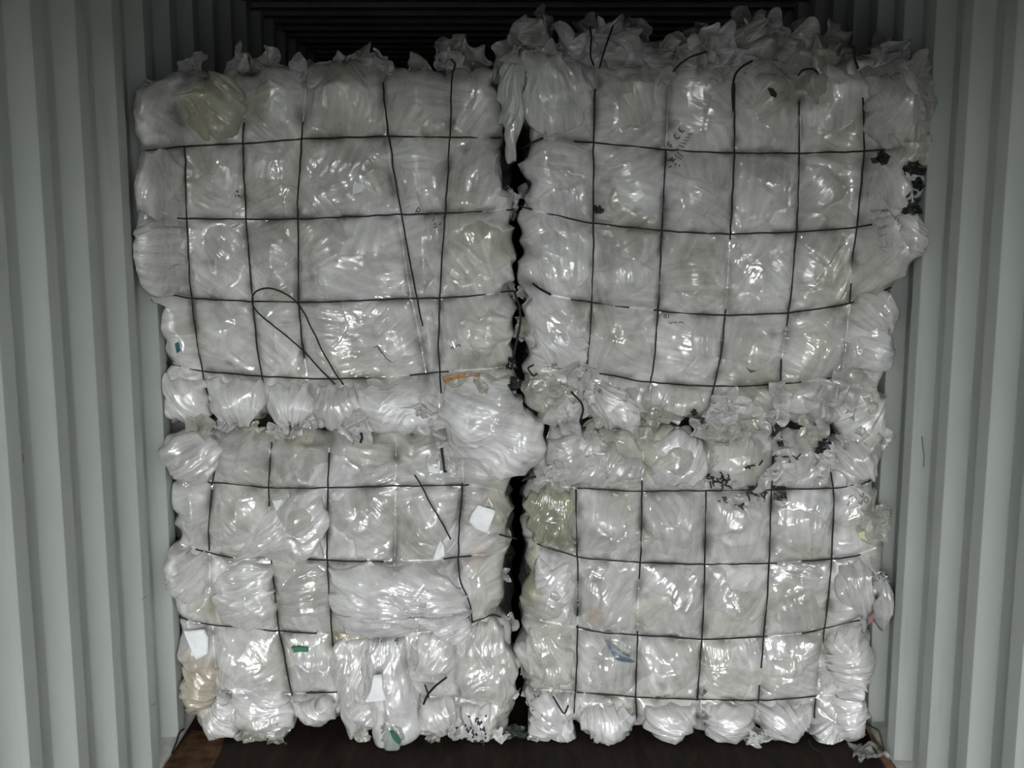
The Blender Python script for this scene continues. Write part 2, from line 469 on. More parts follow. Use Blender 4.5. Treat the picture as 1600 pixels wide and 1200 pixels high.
def bale_body(B, root, L, R, T, Bt, ns, nt_, depth, rad=0.075):
    """L,R,T,Bt: boundary polylines in pixels; corners shared"""
    N = ns; M = nt_
    Lr = resample(L, M, 2); Rr = resample(R, M, 2); Tr = resample(T, N, 2); Br = resample(Bt, N, 2)
    s = np.linspace(0, 1, N)[None, :]; t = np.linspace(0, 1, M)[:, None]
    G = np.zeros((M, N, 2))
    for k in range(2):
        G[..., k] = (1 - t) * Br[None, :, k] + t * Tr[None, :, k] + (1 - s) * Lr[:, None, k] + s * Rr[:, None, k] - (
            (1 - s) * (1 - t) * Lr[0, k] + s * (1 - t) * Rr[0, k] + (1 - s) * t * Lr[-1, k] + s * t * Rr[-1, k])
    px, py = G[..., 0], G[..., 1]
    Yl = B.Yl(px, py)
    x, z = P(px, py, Yl)
    ring = np.concatenate([np.stack([x[0], z[0]], 1), np.stack([x[:, -1], z[:, -1]], 1), np.stack([x[-1, ::-1], z[-1, ::-1]], 1), np.stack([x[::-1, 0], z[::-1, 0]], 1)])
    rs = ring[::max(1, len(ring) // 90)]; rs = np.concatenate([rs, rs[:1]])
    B.ring = rs
    d = seg_dist(x, z, rs)
    H, dm, bi, bj = B.H(x, z)
    fuv = B.fuv.reshape(-1, 3)
    e = np.clip(1 - d / rad, 0, 1)
    rnd = rad * (1 - np.sqrt(np.maximum(0, 1 - e * e)))
    # lateral jitter so the silhouette is ragged
    jt = e * 0.014
    xx = x + jt * B.n[2](x * 17, z * 17) * 2; zz = z + jt * B.n[3](x * 17 + 3, z * 17) * 2
    y = Yl - H * (1 - 0.5 * e) + rnd
    xx = np.clip(xx, WL + 0.006, WR - 0.006); zz = np.clip(zz, 0.006, CEIL - 0.02)
    V = np.stack([xx, y, zz], -1).reshape(-1, 3)
    idx = np.arange(M * N).reshape(M, N)
    F = np.stack([idx[:-1, :-1], idx[:-1, 1:], idx[1:, 1:], idx[1:, :-1]], -1).reshape(-1, 4)
    # tints
    tint = TINTS[B.ctint[bi, bj]].reshape(-1, 3) * B.tone
    blur = TINTS[0] * B.tone
    tint = 0.6 * tint + 0.4 * blur
    X, Z = x.ravel(), z.ravel()
    stain = np.clip(B.n[1](X * 4.5 + 3, Z * 4.5) * 1.3 + 0.6 * B.n[2](X * 15, Z * 15) - 0.10, 0, 1)[:, None]
    tint = tint * (1 - stain * np.array([0.22, 0.23, 0.30]))
    dirt_and_shade = (np.exp(-(dm.ravel() / 0.016) ** 2) * np.clip(0.45 + 1.3 * B.n[5](X * 14, Z * 14), 0, 1) + 0.55 * np.clip(1.6 * B.n[3](X * 9 + 40, Z * 9) * B.n[5](X * 31, Z * 31) - 0.10, 0, 1))[:, None].clip(0, 1)  # brown dirt, its band along the wires widened to paint in crevice shade
    tint = tint * (1 - 0.72 * dirt_and_shade) + np.array([0.05, 0.042, 0.03]) * dirt_and_shade * 0.5
    for (qx, qy, qrx, qry, colr, amt) in B.yellow:
        gx = (px.ravel() - qx) / qrx; gy = (py.ravel() - qy) / qry
        w = np.clip(1.25 - (gx ** 2 + gy ** 2) ** 0.8 + 0.5 * B.n[4](X * 22, Z * 22), 0, 1)[:, None] * amt
        tint = tint * (1 - w) + np.array(colr) * w
    # sides: extrude the boundary ring backwards
    b = np.concatenate([idx[0, :-1], idx[:-1, -1], idx[-1, :0:-1], idx[:0:-1, 0]])
    base = V[b]; cx, cz = base[:, 0].mean(), base[:, 2].mean()
    K = 16
    Vs = [V]; prev = b; off = len(V); Fs = [F]; Cs = [tint]; Us = [fuv]
    per = np.arange(len(b)) / len(b) * 60
    for k in range(1, K + 1):
        f = k / K
        dy = depth * f
        w = 0.012 * B.n[4](per, np.full(len(b), k * 0.9)) * min(1, f * 4) - 0.02 * math.sin(f * 9) ** 2 - 0.022 * min(1, f * 5)
        q = base.copy()
        vx = q[:, 0] - cx; vz = q[:, 2] - cz; ln = np.hypot(vx, vz) + 1e-6
        if k == K: w = w - 0.10
        q[:, 0] += vx / ln * w; q[:, 2] += vz / ln * w
        q[:, 1] = q[:, 1] * (1 - f) + (B.Yf + 0.05) * f + dy
        q[:, 0] = np.clip(q[:, 0], WL + 0.004, WR - 0.004); q[:, 2] = np.clip(q[:, 2], 0.004, CEIL - 0.02)
        cur = np.arange(off, off + len(b)); off += len(b)
        Vs.append(q); Cs.append(tint[b] * 0.95); Us.append(np.stack([q[:, 1] * 0.6 + q[:, 0], q[:, 1] + q[:, 2] * .4, q[:, 0] * 0 + 1], 1))
        Fs.append(np.stack([prev, cur, np.roll(cur, -1), np.roll(prev, -1)], 1))
        prev = cur
    # back cap as a fan of degenerate-free quads around the centre
    Vs.append(np.array([[cx, B.Yf + depth + 0.05, cz]])); Cs.append(tint[:1]); Us.append(fuv[:1])
    V = np.concatenate(Vs); C = np.concatenate(Cs); Fq = np.concatenate(Fs)
    half = prev[::2]; nxt = np.roll(prev, -1)[::2]; nn2 = np.roll(prev, -2)[::2]
    if len(prev) % 2 == 0:
        cap = np.stack([half, np.full(len(half), off), nn2, nxt], 1)
        Fq = np.concatenate([Fq, cap])
    Vw = V - np.asarray(root.location, np.float32)
    return mesh_obj('compressed_film', Vw, Fq, M_FILM, root, cols=C, fold=np.concatenate(Us))

def wire_path(B, pts, proud=0.0045, wob=0.0015, seed=0, n=None):
    pts = np.asarray(pts, float)
    Ltot = np.hypot(*np.diff(pts, axis=0).T).sum()
    q = resample(pts, n or max(4, int(Ltot / 5)), 3)
    Y = B.Yl(q[:, 0], q[:, 1])
    x, z = P(q[:, 0], q[:, 1], Y)
    h = B.H(x, z)[0]
    d = seg_dist(x, z, B.ring)
    e = np.clip(1 - d / 0.075, 0, 1)
    h = h * (1 - 0.5 * e) - 0.075 * (1 - np.sqrt(np.maximum(0, 1 - e * e)))
    # taut wire: blend of local mean and local max of the surface under it
    k = 7
    hp = np.pad(h, k, mode='edge')
    mean = np.array([hp[i:i + 2 * k + 1].mean() for i in range(len(h))])
    mx = np.array([hp[i:i + 2 * k + 1].max() for i in range(len(h))])
    hh = 0.6 * mean + 0.4 * mx + proud
    r = np.random.RandomState(seed)
    wv = r.randn(len(h), 2) * wob
    for _ in range(2): wv[1:-1] = (wv[:-2] + wv[2:] + wv[1:-1]) / 3
    return np.stack([x + wv[:, 0], Y - hh, z + wv[:, 1]], 1)

def add_wire(B, root, pts, name='baling_wire', proud=0.0028, rad=0.0026, mat=None, seed=0, lift=None, n=None):
    p = wire_path(B, pts, proud, 0.0016, seed, n)
    if lift is not None:
        p[:, 1] -= np.interp(np.linspace(0, 1, len(p)), np.linspace(0, 1, len(lift)), lift)
    V, F = tube(p, rad)
    return part(name, V, F, mat or M_WIRE, root)

# generic bag of film pressed against the bale face
def bag(B, root, poly, h=0.05, gather=None, seed=0, name='film_bulge', mat=None, tint=(0.62, 0.62, 0.61), base=0.02, fold=0.004, nr=34, na=150, back=0.06, profile=2.4):
    nz = Perlin(seed + 900); nz2 = Perlin(seed + 901)
    pl = np.array(poly, float); pl = np.concatenate([pl, pl[:1]])
    o = resample(pl, na + 1, 2)[:-1]
    c = o.mean(0)
    rs_ = np.random.RandomState(seed + 77)
    if gather is None:
        an0 = rs_.uniform(0, 2 * math.pi); ext = np.ptp(o, axis=0).max()
        gather = c + ext * rs_.uniform(0.7, 1.3) * np.array([math.cos(an0), math.sin(an0)])
    g = np.array(gather, float)
    rho = np.concatenate([np.linspace(0.03, 1, nr) ** 0.85])
    Vl = []; prof = []
    for r in rho:
        q = c + (o - c) * r
        Vl.append(q); prof.append(np.full(na, r))
    q = np.array(Vl); r = np.array(prof)
    Y0 = B.Yl(q[..., 0], q[..., 1])
    x, z = P(q[..., 0], q[..., 1], Y0)
    gx, gz = P(g[0], g[1], B.Yf)
    an = np.arctan2(z - gz, x - gx); rr = np.hypot(x - gx, z - gz)
    af = 1.0 / max(0.08, float(np.median(rr))) * 0.12
    an = an + 0.16 * nz2(x * 8, z * 8)
    f1 = 1 - 2.2 * np.abs(nz(an * 3.0 / af + 50, rr * 7)); f2 = 1 - 2.2 * np.abs(nz2(an * 9 / af + 90, rr * 10))
    f3 = 1 - 2 * np.abs(nz(x * 22, z * 22))
    dome = (1 - r ** profile) ** 0.62
    hh = base + h * dome * (1 + 0.35 * nz2(x * 8, z * 8)) + fold * (f1 + 0.45 * f2 + 0.5 * f3) * np.clip(rr / 0.10, 0.1, 1) * (0.35 + 0.65 * (1 - r ** 6))
    j = 0.010 * r ** 4
    xx = x + j * nz(an * 9, rr * 9) * 2; zz = z + j * nz2(an * 9, rr * 9 + 4) * 2
    V = np.stack([xx, Y0 - hh, zz], -1)
    # rim rolls back into the bale
    rims = []
    for k, (sc, dy) in enumerate(((1.0, 0.4), (0.985, 1.0))):
        rim = V[-1].copy() if k == 0 else rims[-1].copy()
        cc = V[-1].mean(0)
        rim[:, 0] = cc[0] + (V[-1][:, 0] - cc[0]) * sc; rim[:, 2] = cc[2] + (V[-1][:, 2] - cc[2]) * sc
        rim[:, 1] = V[-1][:, 1] + (base + back) * dy
        rims.append(rim)
    V = np.concatenate([V.reshape(-1, 3)] + rims)
    V[:, 0] = np.clip(V[:, 0], WL + 0.005, WR - 0.005); V[:, 2] = np.maximum(V[:, 2], 0.006)
    rows = nr + 2
    idx = np.arange(rows * na).reshape(rows, na); nx = np.roll(idx, -1, axis=1)
    F = np.stack([idx[:-1], idx[1:], nx[1:], nx[:-1]], -1).reshape(-1, 4)
    capc = len(V)
    V = np.concatenate([V, V[:na].mean(0)[None]])
    tri = [(int(idx[0, i]), int(nx[0, i]), capc) for i in range(na)]
    faces = [tuple(map(int, f)) for f in F] + tri
    tn = np.array(tint) * B.tone
    C = np.tile(tn, (len(V), 1)) * (1 + 0.10 * nz(V[:, 0] * 12, V[:, 2] * 12))[:, None]
    an2 = np.arctan2(V[:, 2] - gz, V[:, 0] - gx); r2 = np.hypot(V[:, 0] - gx, V[:, 2] - gz)
    fu = np.stack([r2, an2 * float(np.median(rr)) * 1.0, np.clip(r2 / 0.12, 0, 1)], 1)
    return part(name, V, faces, mat or M_FILM, root, cols=C, fold=fu)

# crumpled loose sheet of film
def tuft(root, px, py, Y, size, seed, asp=1.0, ang=0.0, mat=None, tint=(0.55, 0.55, 0.53), name='film_tuft', n=22, flat=0.5, rag=0.22, clampx=True):
    r = np.random.RandomState(seed)
    nz = [Perlin(seed * 7 + k) for k in range(4)]
    nr, na = n // 2 + 3, n * 2
    rho = np.linspace(0.02, 1, nr)[:, None]; th = np.linspace(0, 2 * np.pi, na, endpoint=False)[None, :]
    out = 1 + rag * (2 * nz[0](np.cos(th) * 1.6 + 5, np.sin(th) * 1.6 + 5) + 0.35 * nz[1](np.cos(th) * 4, np.sin(th) * 4))
    a = rho * out * np.cos(th); b = rho * out * np.sin(th) * asp
    ca, sa = math.cos(ang), math.sin(ang)
    u = a * ca - b * sa; w = a * sa + b * ca
    U = u * size; W = w * size
    D = size * flat * (1.3 * nz[2](u * 1.3 + 9, w * 1.3) + 0.30 * nz[3](u * 2.8, w * 2.8) + 0.14 * (1 - 2 * np.abs(nz[1](u * 4.5 + 2, w * 4.5))))
    U = U + size * 0.34 * nz[3](u * 1.7 + 31, w * 1.7); W = W + size * 0.34 * nz[0](u * 1.7 + 17, w * 1.7)
    D += 0.05 * size * (1 - 2.2 * np.abs(nz[2](u * 6, w * 6)))
    cx, cz = P(px, py, Y)
    V = np.stack([cx + U, Y + D, cz + W], -1).reshape(-1, 3)
    if clampx: V[:, 0] = np.clip(V[:, 0], WL + 0.004, WR - 0.004)
    V[:, 2] = np.clip(V[:, 2], 0.004, CEIL - 0.015)
    idx = np.arange(nr * na).reshape(nr, na); nx = np.roll(idx, -1, axis=1)
    faces = [tuple(map(int, f)) for f in np.stack([idx[:-1], idx[1:], nx[1:], nx[:-1]], -1).reshape(-1, 4)]
    faces.append(tuple(int(i) for i in idx[0][::-1]))
    C = np.tile(np.array(tint), (len(V), 1)) * (1 + 0.15 * nz[1](V[:, 0] * 20, V[:, 2] * 20))[:, None]
    f = part if root is not None else None
    if f: return part(name, V, faces, mat or M_THIN, root, cols=C, fold=np.stack([U.ravel(), W.ravel()], 1))
    return V, faces, C

# flat scrap or printed shape lying on the bale face (follows the surface)
def surf_pts(B, q, proud=0.003):
    q = np.asarray(q, float)
    Y = B.Yl(q[:, 0], q[:, 1]); x, z = P(q[:, 0], q[:, 1], Y)
    h = B.H(x, z)[0]
    d = seg_dist(x, z, B.ring); e = np.clip(1 - d / 0.075, 0, 1)
    h = h * (1 - 0.5 * e) - 0.075 * (1 - np.sqrt(np.maximum(0, 1 - e * e)))
    return np.stack([x, Y - h - proud, z], 1)

def scrap(B, root, poly, mat, name='paper_scrap', proud=0.004, label=None, thick=0.0012, extra=0.0):
    pl = np.array(poly, float); o = resample(np.concatenate([pl, pl[:1]]), 33)[:-1]; c = o.mean(0)
    rings = [c + (o - c) * r for r in (1.0, 0.75, 0.5, 0.25)]
    q = np.concatenate(rings + [c[None]])
    V = surf_pts(B, q, proud + extra)
    V[:, 1] = 0.5 * V[:, 1] + 0.5 * V[:, 1].min() if extra else V[:, 1]
    Vb = V.copy(); Vb[:, 1] += thick
    n = len(o); F = []
    for k in range(3):
        for i in range(n):
            j = (i + 1) % n; F.append((k * n + i, k * n + j, (k + 1) * n + j, (k + 1) * n + i))
    F += [(3 * n + i, 3 * n + (i + 1) % n, 4 * n) for i in range(n)]
    m = len(V)
    Fb = [tuple(m + i for i in f[::-1]) for f in F] + [(i, (i + 1) % n, m + (i + 1) % n, m + i) for i in range(n)]
    ob = part(name, np.concatenate([V, Vb]), F + Fb, mat, root)
    if label: ob['label'] = label
    return ob

def strokes(B, root, lines, mat, w=1.6, name='printed_mark', proud=0.013, label=None):
    """flat ribbons of ink following the film; lines in pixels"""
    VV = []; FF = []; off = 0
    for ln in lines:
        ln = np.array(ln, float)
        if len(ln) == 1: ln = np.array([ln[0] - [w * .7, 0], ln[0] + [w * .7, 0]])
        L = np.hypot(*np.diff(ln, axis=0).T).sum()
        q = resample(ln, max(2, int(L / 3) + 1))
        T = np.gradient(q, axis=0); T /= np.hypot(*T.T)[:, None] + 1e-9
        Nn = np.stack([-T[:, 1], T[:, 0]], 1) * w / 2
        a = surf_pts(B, q, proud); bl = surf_pts(B, q + Nn, proud); br = surf_pts(B, q - Nn, proud)
        bl[:, 1] = np.minimum(bl[:, 1], a[:, 1]); br[:, 1] = np.minimum(br[:, 1], a[:, 1])
        VV.append(np.stack([bl, br], 1).reshape(-1, 3))
        for i in range(len(q) - 1):
            FF.append((off + 2 * i, off + 2 * i + 1, off + 2 * i + 3, off + 2 * i + 2))
        off += 2 * len(q)
    ob = part(name, np.concatenate(VV), FF, mat, root)
    if len(lines) > 1: ob['kind'] = 'stuff'
    if label: ob['label'] = label
    return ob

def blots(B, root, cx, cy, rx, ry, n, seed, mat, smin=1.5, smax=5, name='printed_mark', label=None, ang=None):
    r = np.random.RandomState(seed); lines = []
    for _ in range(n):
        x = cx + r.uniform(-rx, rx); y = cy + r.uniform(-ry, ry)
        a = r.uniform(0, math.pi) if ang is None else ang + r.randn() * 0.3
        l = r.uniform(smin, smax)
        k = r.randn() * 0.5
        lines.append([(x, y), (x + l * math.cos(a), y + l * math.sin(a)), (x + l * 1.7 * math.cos(a + k), y + l * 1.7 * math.sin(a + k))])
    return strokes(B, root, lines, mat, w=max(1.6, smin), name=name, label=label)

# ---- upper left bale
UL_h = [[(215, 236), (255, 232), (300, 228), (380, 225), (480, 217), (610, 213), (700, 215), (785, 215)],
        [(235, 338), (278, 341), (380, 343), (480, 342), (600, 336), (700, 333), (802, 328)],
        [(246, 457), (300, 466), (400, 471), (500, 472), (600, 468), (700, 465), (775, 459), (802, 455)],
        [(253, 566), (300, 577), (350, 583), (410, 588), (500, 592), (590, 590), (640, 586), (700, 580), (792, 575)]]
UL_v = [[(286, 105), (289, 230), (292, 330), (297, 440), (308, 530), (322, 600), (332, 665)],
        [(384, 100), (380, 220), (385, 345), (393, 450), (402, 540), (414, 615), (420, 665)],
        [(482, 95), (472, 220), (466, 310), (467, 470), (474, 550), (484, 615), (490, 665)],
        [(597, 100), (600, 160), (604, 215), (622, 335), (640, 450), (655, 520), (668, 600)],
        [(708, 100), (705, 200), (697, 330), (688, 470), (686, 540), (688, 660)]]
UR_h = [[(812, 232), (848, 215), (900, 221), (1000, 230), (1080, 237), (1180, 240), (1250, 240), (1350, 236), (1440, 232)],
        [(812, 322), (860, 335), (920, 348), (1000, 357), (1060, 362), (1140, 366), (1250, 362), (1320, 357), (1420, 345)],
        [(815, 435), (860, 460), (895, 468), (980, 480), (1060, 489), (1140, 493), (1230, 489), (1320, 476), (1350, 466), (1395, 450)],
        [(830, 565), (905, 580), (950, 585), (1000, 595), (1080, 602), (1160, 603), (1240, 598), (1300, 590), (1385, 570)]]
UR_v = [[(932, 95), (930, 140), (927, 230), (927, 350), (926, 420), (922, 520), (915, 590), (905, 660)],
        [(1045, 95), (1045, 140), (1040, 230), (1034, 360), (1028, 480), (1022, 560), (1016, 600), (1010, 660)],
        [(1147, 95), (1147, 240), (1145, 300), (1140, 370), (1133, 490), (1125, 560), (1112, 615), (1105, 660)],
        [(1248, 95), (1248, 240), (1244, 360), (1235, 460), (1228, 510), (1220, 560), (1216, 660)],
        [(1343, 95), (1350, 240), (1345, 300), (1338, 360), (1330, 410), (1328, 470), (1315, 600), (1300, 660)]]
LL_h = [[(262, 752), (325, 753), (380, 758), (430, 762), (520, 762), (600, 760), (660, 758), (740, 757), (800, 770)],
        [(266, 845), (305, 858), (340, 866), (380, 873), (430, 872), (520, 875), (590, 877), (680, 874), (735, 868), (790, 862)],
        [(275, 967), (340, 977), (410, 983), (450, 986), (520, 990), (600, 990), (680, 985), (740, 970), (790, 965)],
        [(285, 1075), (400, 1085), (480, 1082), (560, 1080), (700, 1090), (800, 1085)]]
LL_v = [[(347, 665), (338, 720), (333, 755), (326, 830), (328, 870), (332, 960), (340, 1060), (350, 1150)],
        [(427, 665), (422, 720), (420, 760), (421, 790), (424, 870), (430, 920), (436, 980), (447, 1040), (455, 1080), (462, 1145)],
        [(516, 665), (513, 760), (511, 870), (517, 950), (521, 1010), (523, 1060), (530, 1145)],
        [(620, 665), (618, 760), (617, 870), (625, 990), (640, 1145)],
        [(722, 665), (724, 750), (720, 790), (716, 830), (716, 900), (722, 930), (725, 1000), (715, 1145)]]
LR_h = [[(820, 750), (900, 762), (960, 766), (1005, 768), (1100, 766), (1200, 765), (1300, 762), (1350, 755), (1372, 748)],
        [(822, 846), (870, 860), (910, 871), (1000, 878), (1060, 881), (1100, 881), (1200, 880), (1290, 874), (1350, 866), (1385, 855)],
        [(812, 960), (898, 979), (940, 988), (1000, 991), (1090, 998), (1200, 995), (1260, 988), (1330, 970), (1360, 965)],
        [(815, 1075), (900, 1080), (940, 1084), (1000, 1089), (1090, 1092), (1180, 1093), (1240, 1090), (1350, 1080)]]
LR_v = [[(905, 670), (900, 764), (901, 850), (903, 900), (902, 960), (902, 1030), (897, 1110), (895, 1150)],
        [(1008, 670), (1003, 745), (1001, 870), (998, 920), (996, 990), (993, 1080), (995, 1150)],
        [(1108, 670), (1103, 765), (1101, 880), (1097, 990), (1090, 1080), (1086, 1150)],
        [(1210, 670), (1205, 760), (1202, 870), (1199, 930), (1192, 1000), (1186, 1080), (1178, 1150)],
        [(1298, 670), (1298, 735), (1302, 780), (1299, 870), (1293, 940), (1285, 1000), (1275, 1086), (1268, 1150)]]

YE = (0.40, 0.37, 0.24)
r_ul = empty('plastic_film_bale', (-0.56, 4.05, 1.07), 'upper left bale of crumpled clear film with a loose wire loop hanging on its face', 'bale', 'wire-tied bales of clear plastic film')
B_ul = Bale(11, 3.57, [(225, 330, 55, 175, 0.22), (240, 140, 90, 60, 0.12), (620, 640, 190, 45, 0.06)], UL_h, UL_v, tone=1.15, cell=0.145,
            yellow=[(330, 165, 50, 55, (0.36, 0.33, 0.22), 0.75), (410, 170, 22, 45, (0.40, 0.37, 0.27), 0.6), (540, 120, 40, 20, (0.36, 0.35, 0.24), 0.6), (420, 300, 60, 30, (0.5, .48, .38), .4), (330, 650, 30, 14, YE, .5), (372, 654, 40, 9, (0.5, .42, .2), .7)])
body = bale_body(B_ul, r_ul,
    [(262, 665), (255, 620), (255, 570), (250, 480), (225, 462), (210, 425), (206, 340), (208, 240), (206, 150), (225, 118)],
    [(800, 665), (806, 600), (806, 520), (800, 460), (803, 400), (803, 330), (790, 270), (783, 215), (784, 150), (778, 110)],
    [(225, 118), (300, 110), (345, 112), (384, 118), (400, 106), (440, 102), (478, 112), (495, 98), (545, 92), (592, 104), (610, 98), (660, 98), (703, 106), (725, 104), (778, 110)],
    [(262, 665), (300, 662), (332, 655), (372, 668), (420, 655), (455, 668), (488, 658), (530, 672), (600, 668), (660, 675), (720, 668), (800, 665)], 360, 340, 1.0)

r_ur = empty('plastic_film_bale', (0.65, 4.05, 1.07), 'upper right bale of crumpled clear film, topped with torn fluff and black wire ends', 'bale', 'wire-tied bales of clear plastic film')
B_ur = Bale(23, 3.56, [(1425, 300, 75, 190, 0.21), (1400, 130, 90, 60, 0.13), (850, 170, 50, 100, 0.03)], UR_h, UR_v, tone=1.08, cell=0.15,
            yellow=[(850, 195, 22, 14, (0.30, 0.27, 0.16), .7), (1340, 100, 50, 20, (0.4, 0.38, 0.26), .5), (1080, 400, 40, 40, (0.52, .50, .42), .5), (1170, 80, 60, 20, (0.4, .38, .26), .5), (1270, 535, 30, 40, (0.58, .56, .44), .5)])
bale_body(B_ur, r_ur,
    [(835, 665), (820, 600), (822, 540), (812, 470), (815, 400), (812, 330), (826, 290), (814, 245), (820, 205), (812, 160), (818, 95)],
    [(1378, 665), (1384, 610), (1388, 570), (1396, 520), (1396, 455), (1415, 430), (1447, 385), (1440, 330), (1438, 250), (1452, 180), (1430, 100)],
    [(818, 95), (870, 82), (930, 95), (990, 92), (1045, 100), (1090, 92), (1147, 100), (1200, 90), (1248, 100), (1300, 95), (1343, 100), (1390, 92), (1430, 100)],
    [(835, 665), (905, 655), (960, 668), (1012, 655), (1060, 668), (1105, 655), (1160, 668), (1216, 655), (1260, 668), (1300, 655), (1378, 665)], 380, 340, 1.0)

r_ll = empty('plastic_film_bale', (-0.55, 4.05, 0.0), 'lower left bale of clear film with a torn bag hanging from it over the floor', 'bale', 'wire-tied bales of clear plastic film')
B_ll = Bale(37, 3.55, [(255, 700, 50, 60, 0.07), (258, 885, 45, 50, 0.08), (610, 930, 140, 60, 0.05)], LL_h, LL_v, tone=0.95, cell=0.155,
            yellow=[(310, 1040, 30, 40, (0.50, 0.42, 0.30), .6), (440, 680, 60, 14, (0.45, 0.40, 0.27), .5), (340, 950, 60, 22, (0.42, 0.38, 0.28), .5), (545, 993, 35, 8, (0.34, 0.28, 0.18), .8), (400, 1094, 60, 8, (0.34, 0.26, 0.2), .5), (790, 900, 12, 60, (0.4, 0.38, 0.28), .6), (745, 860, 20, 30, (0.58, .47, .42), .4)])
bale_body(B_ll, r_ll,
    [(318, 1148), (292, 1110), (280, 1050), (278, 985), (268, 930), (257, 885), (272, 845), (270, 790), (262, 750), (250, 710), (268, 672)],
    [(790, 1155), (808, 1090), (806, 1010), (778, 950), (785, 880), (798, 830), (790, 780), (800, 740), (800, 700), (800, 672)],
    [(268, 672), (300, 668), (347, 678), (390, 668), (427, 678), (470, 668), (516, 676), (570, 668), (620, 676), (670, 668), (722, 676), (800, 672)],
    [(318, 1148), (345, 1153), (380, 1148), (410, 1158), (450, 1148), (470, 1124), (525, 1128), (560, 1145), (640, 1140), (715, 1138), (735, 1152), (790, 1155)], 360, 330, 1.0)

r_lr = empty('plastic_film_bale', (0.63, 4.05, 0.0), 'lower right bale of clear film with black print along its top and an olive-tinted corner', 'bale', 'wire-tied bales of clear plastic film')
B_lr = Bale(53, 3.55, [(1395, 900, 40, 80, 0.07), (1375, 700, 50, 60, 0.03)], LR_h, LR_v, tone=0.95, cell=0.15,
            yellow=[(862, 800, 44, 52, (0.28, 0.285, 0.20), .9), (930, 700, 45, 40, (0.50, 0.49, 0.34), .5), (1010, 700, 40, 40, (0.55, 0.54, 0.40), .5), (830, 900, 18, 50, (0.44, 0.42, 0.26), .7), (865, 1010, 40, 60, (0.55, 0.53, 0.42), .4), (930, 955, 16, 18, (0.5, .40, .30), .6), (1260, 855, 40, 14, (0.45, 0.42, 0.32), .5)])
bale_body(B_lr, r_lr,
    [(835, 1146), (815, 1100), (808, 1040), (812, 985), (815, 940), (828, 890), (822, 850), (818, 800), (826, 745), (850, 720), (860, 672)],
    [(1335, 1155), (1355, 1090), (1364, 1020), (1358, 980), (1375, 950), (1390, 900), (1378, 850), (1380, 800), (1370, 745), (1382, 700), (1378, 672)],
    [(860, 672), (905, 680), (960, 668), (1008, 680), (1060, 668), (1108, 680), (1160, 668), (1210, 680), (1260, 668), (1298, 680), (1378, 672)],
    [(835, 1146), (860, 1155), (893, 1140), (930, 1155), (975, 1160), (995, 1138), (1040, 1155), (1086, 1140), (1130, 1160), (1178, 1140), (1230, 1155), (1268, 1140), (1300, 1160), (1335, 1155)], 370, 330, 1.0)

# ---- the next row of bales behind (seen only as dark lumps above and through the gap)
def back_bale(x0, x1, z0, z1, Y, seed, label):
    r = empty('plastic_film_bale', ((x0 + x1) / 2, Y + 0.4, z0), label, 'bale', 'wire-tied bales of clear plastic film')
    def q(a): return [tuple(float(v) for v in toPx(x, z, Y)) for x, z in a]
    xs = np.linspace(x0, x1, 9); zs = np.linspace(z0, z1, 7)
    rs = np.random.RandomState(seed)
    vw = [q([(x, z0), (x, z1)]) for x in np.linspace(x0, x1, 7)[1:-1]]
    hw = [q([(x0, z), (x1, z)]) for z in np.linspace(z0, z1, 6)[1:-1]]
    B = Bale(seed, Y, [], hw, vw)
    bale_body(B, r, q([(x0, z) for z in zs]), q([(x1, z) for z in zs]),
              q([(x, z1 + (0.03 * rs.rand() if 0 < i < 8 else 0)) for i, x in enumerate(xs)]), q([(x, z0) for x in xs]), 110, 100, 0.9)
    for i, w in enumerate(vw): add_wire(B, r, w, seed=i)
    for i, w in enumerate(hw): add_wire(B, r, w, seed=i + 9)
    for i in range(5):
        a, b = toPx(x0 + (x1 - x0) * (0.1 + 0.8 * rs.rand()), z1 + 0.02 if z1 > 2 else z1 - .1, Y - 0.02)
        tuft(r, a, b, Y + 0.02, 0.07 + 0.05 * rs.rand(), seed * 50 + i)
    return B
back_bale(WL + 0.03, 0.0, 1.08, 2.22, 4.85, 71, 'back row upper left bale, a dark lump of film rising behind the upper left bale')
back_bale(0.05, WR - 0.03, 1.08, 2.28, 4.87, 72, 'back row upper right bale, dark film peeping out above the upper right bale')
back_bale(WL + 0.03, 0.0, 0.01, 1.06, 4.84, 73, 'back row lower left bale, in the dark behind the lower left bale')
back_bale(0.05, WR - 0.03, 0.01, 1.06, 4.86, 74, 'back row lower right bale, in the dark behind the lower right bale')

# ---- wires (visible stretches)
def clip(poly, a, b, ax):
    """piece of a polyline between coordinate a and b on axis ax"""
    p = np.array(poly, float); q = resample(p, 200)
    m = (q[:, ax] >= a) & (q[:, ax] <= b)
    return q[m]
sd = 0
def wires(B, root, H, V, hr, vr):
    global sd
    for w, rr in zip(H, hr):
        for (a, b) in rr:
            sd += 1; add_wire(B, root, clip(w, a, b, 0), seed=sd)
    for w, rr in zip(V, vr):
        for (a, b) in rr:
            sd += 1; add_wire(B, root, clip(w, a, b, 1), seed=sd)
wires(B_ul, r_ul, UL_h, UL_v, [[(225, 784)], [(276, 802)], [(247, 802)], [(256, 585), (640, 705)]],
      [[(228, 630)], [(190, 616)], [(190, 560)], [], []])
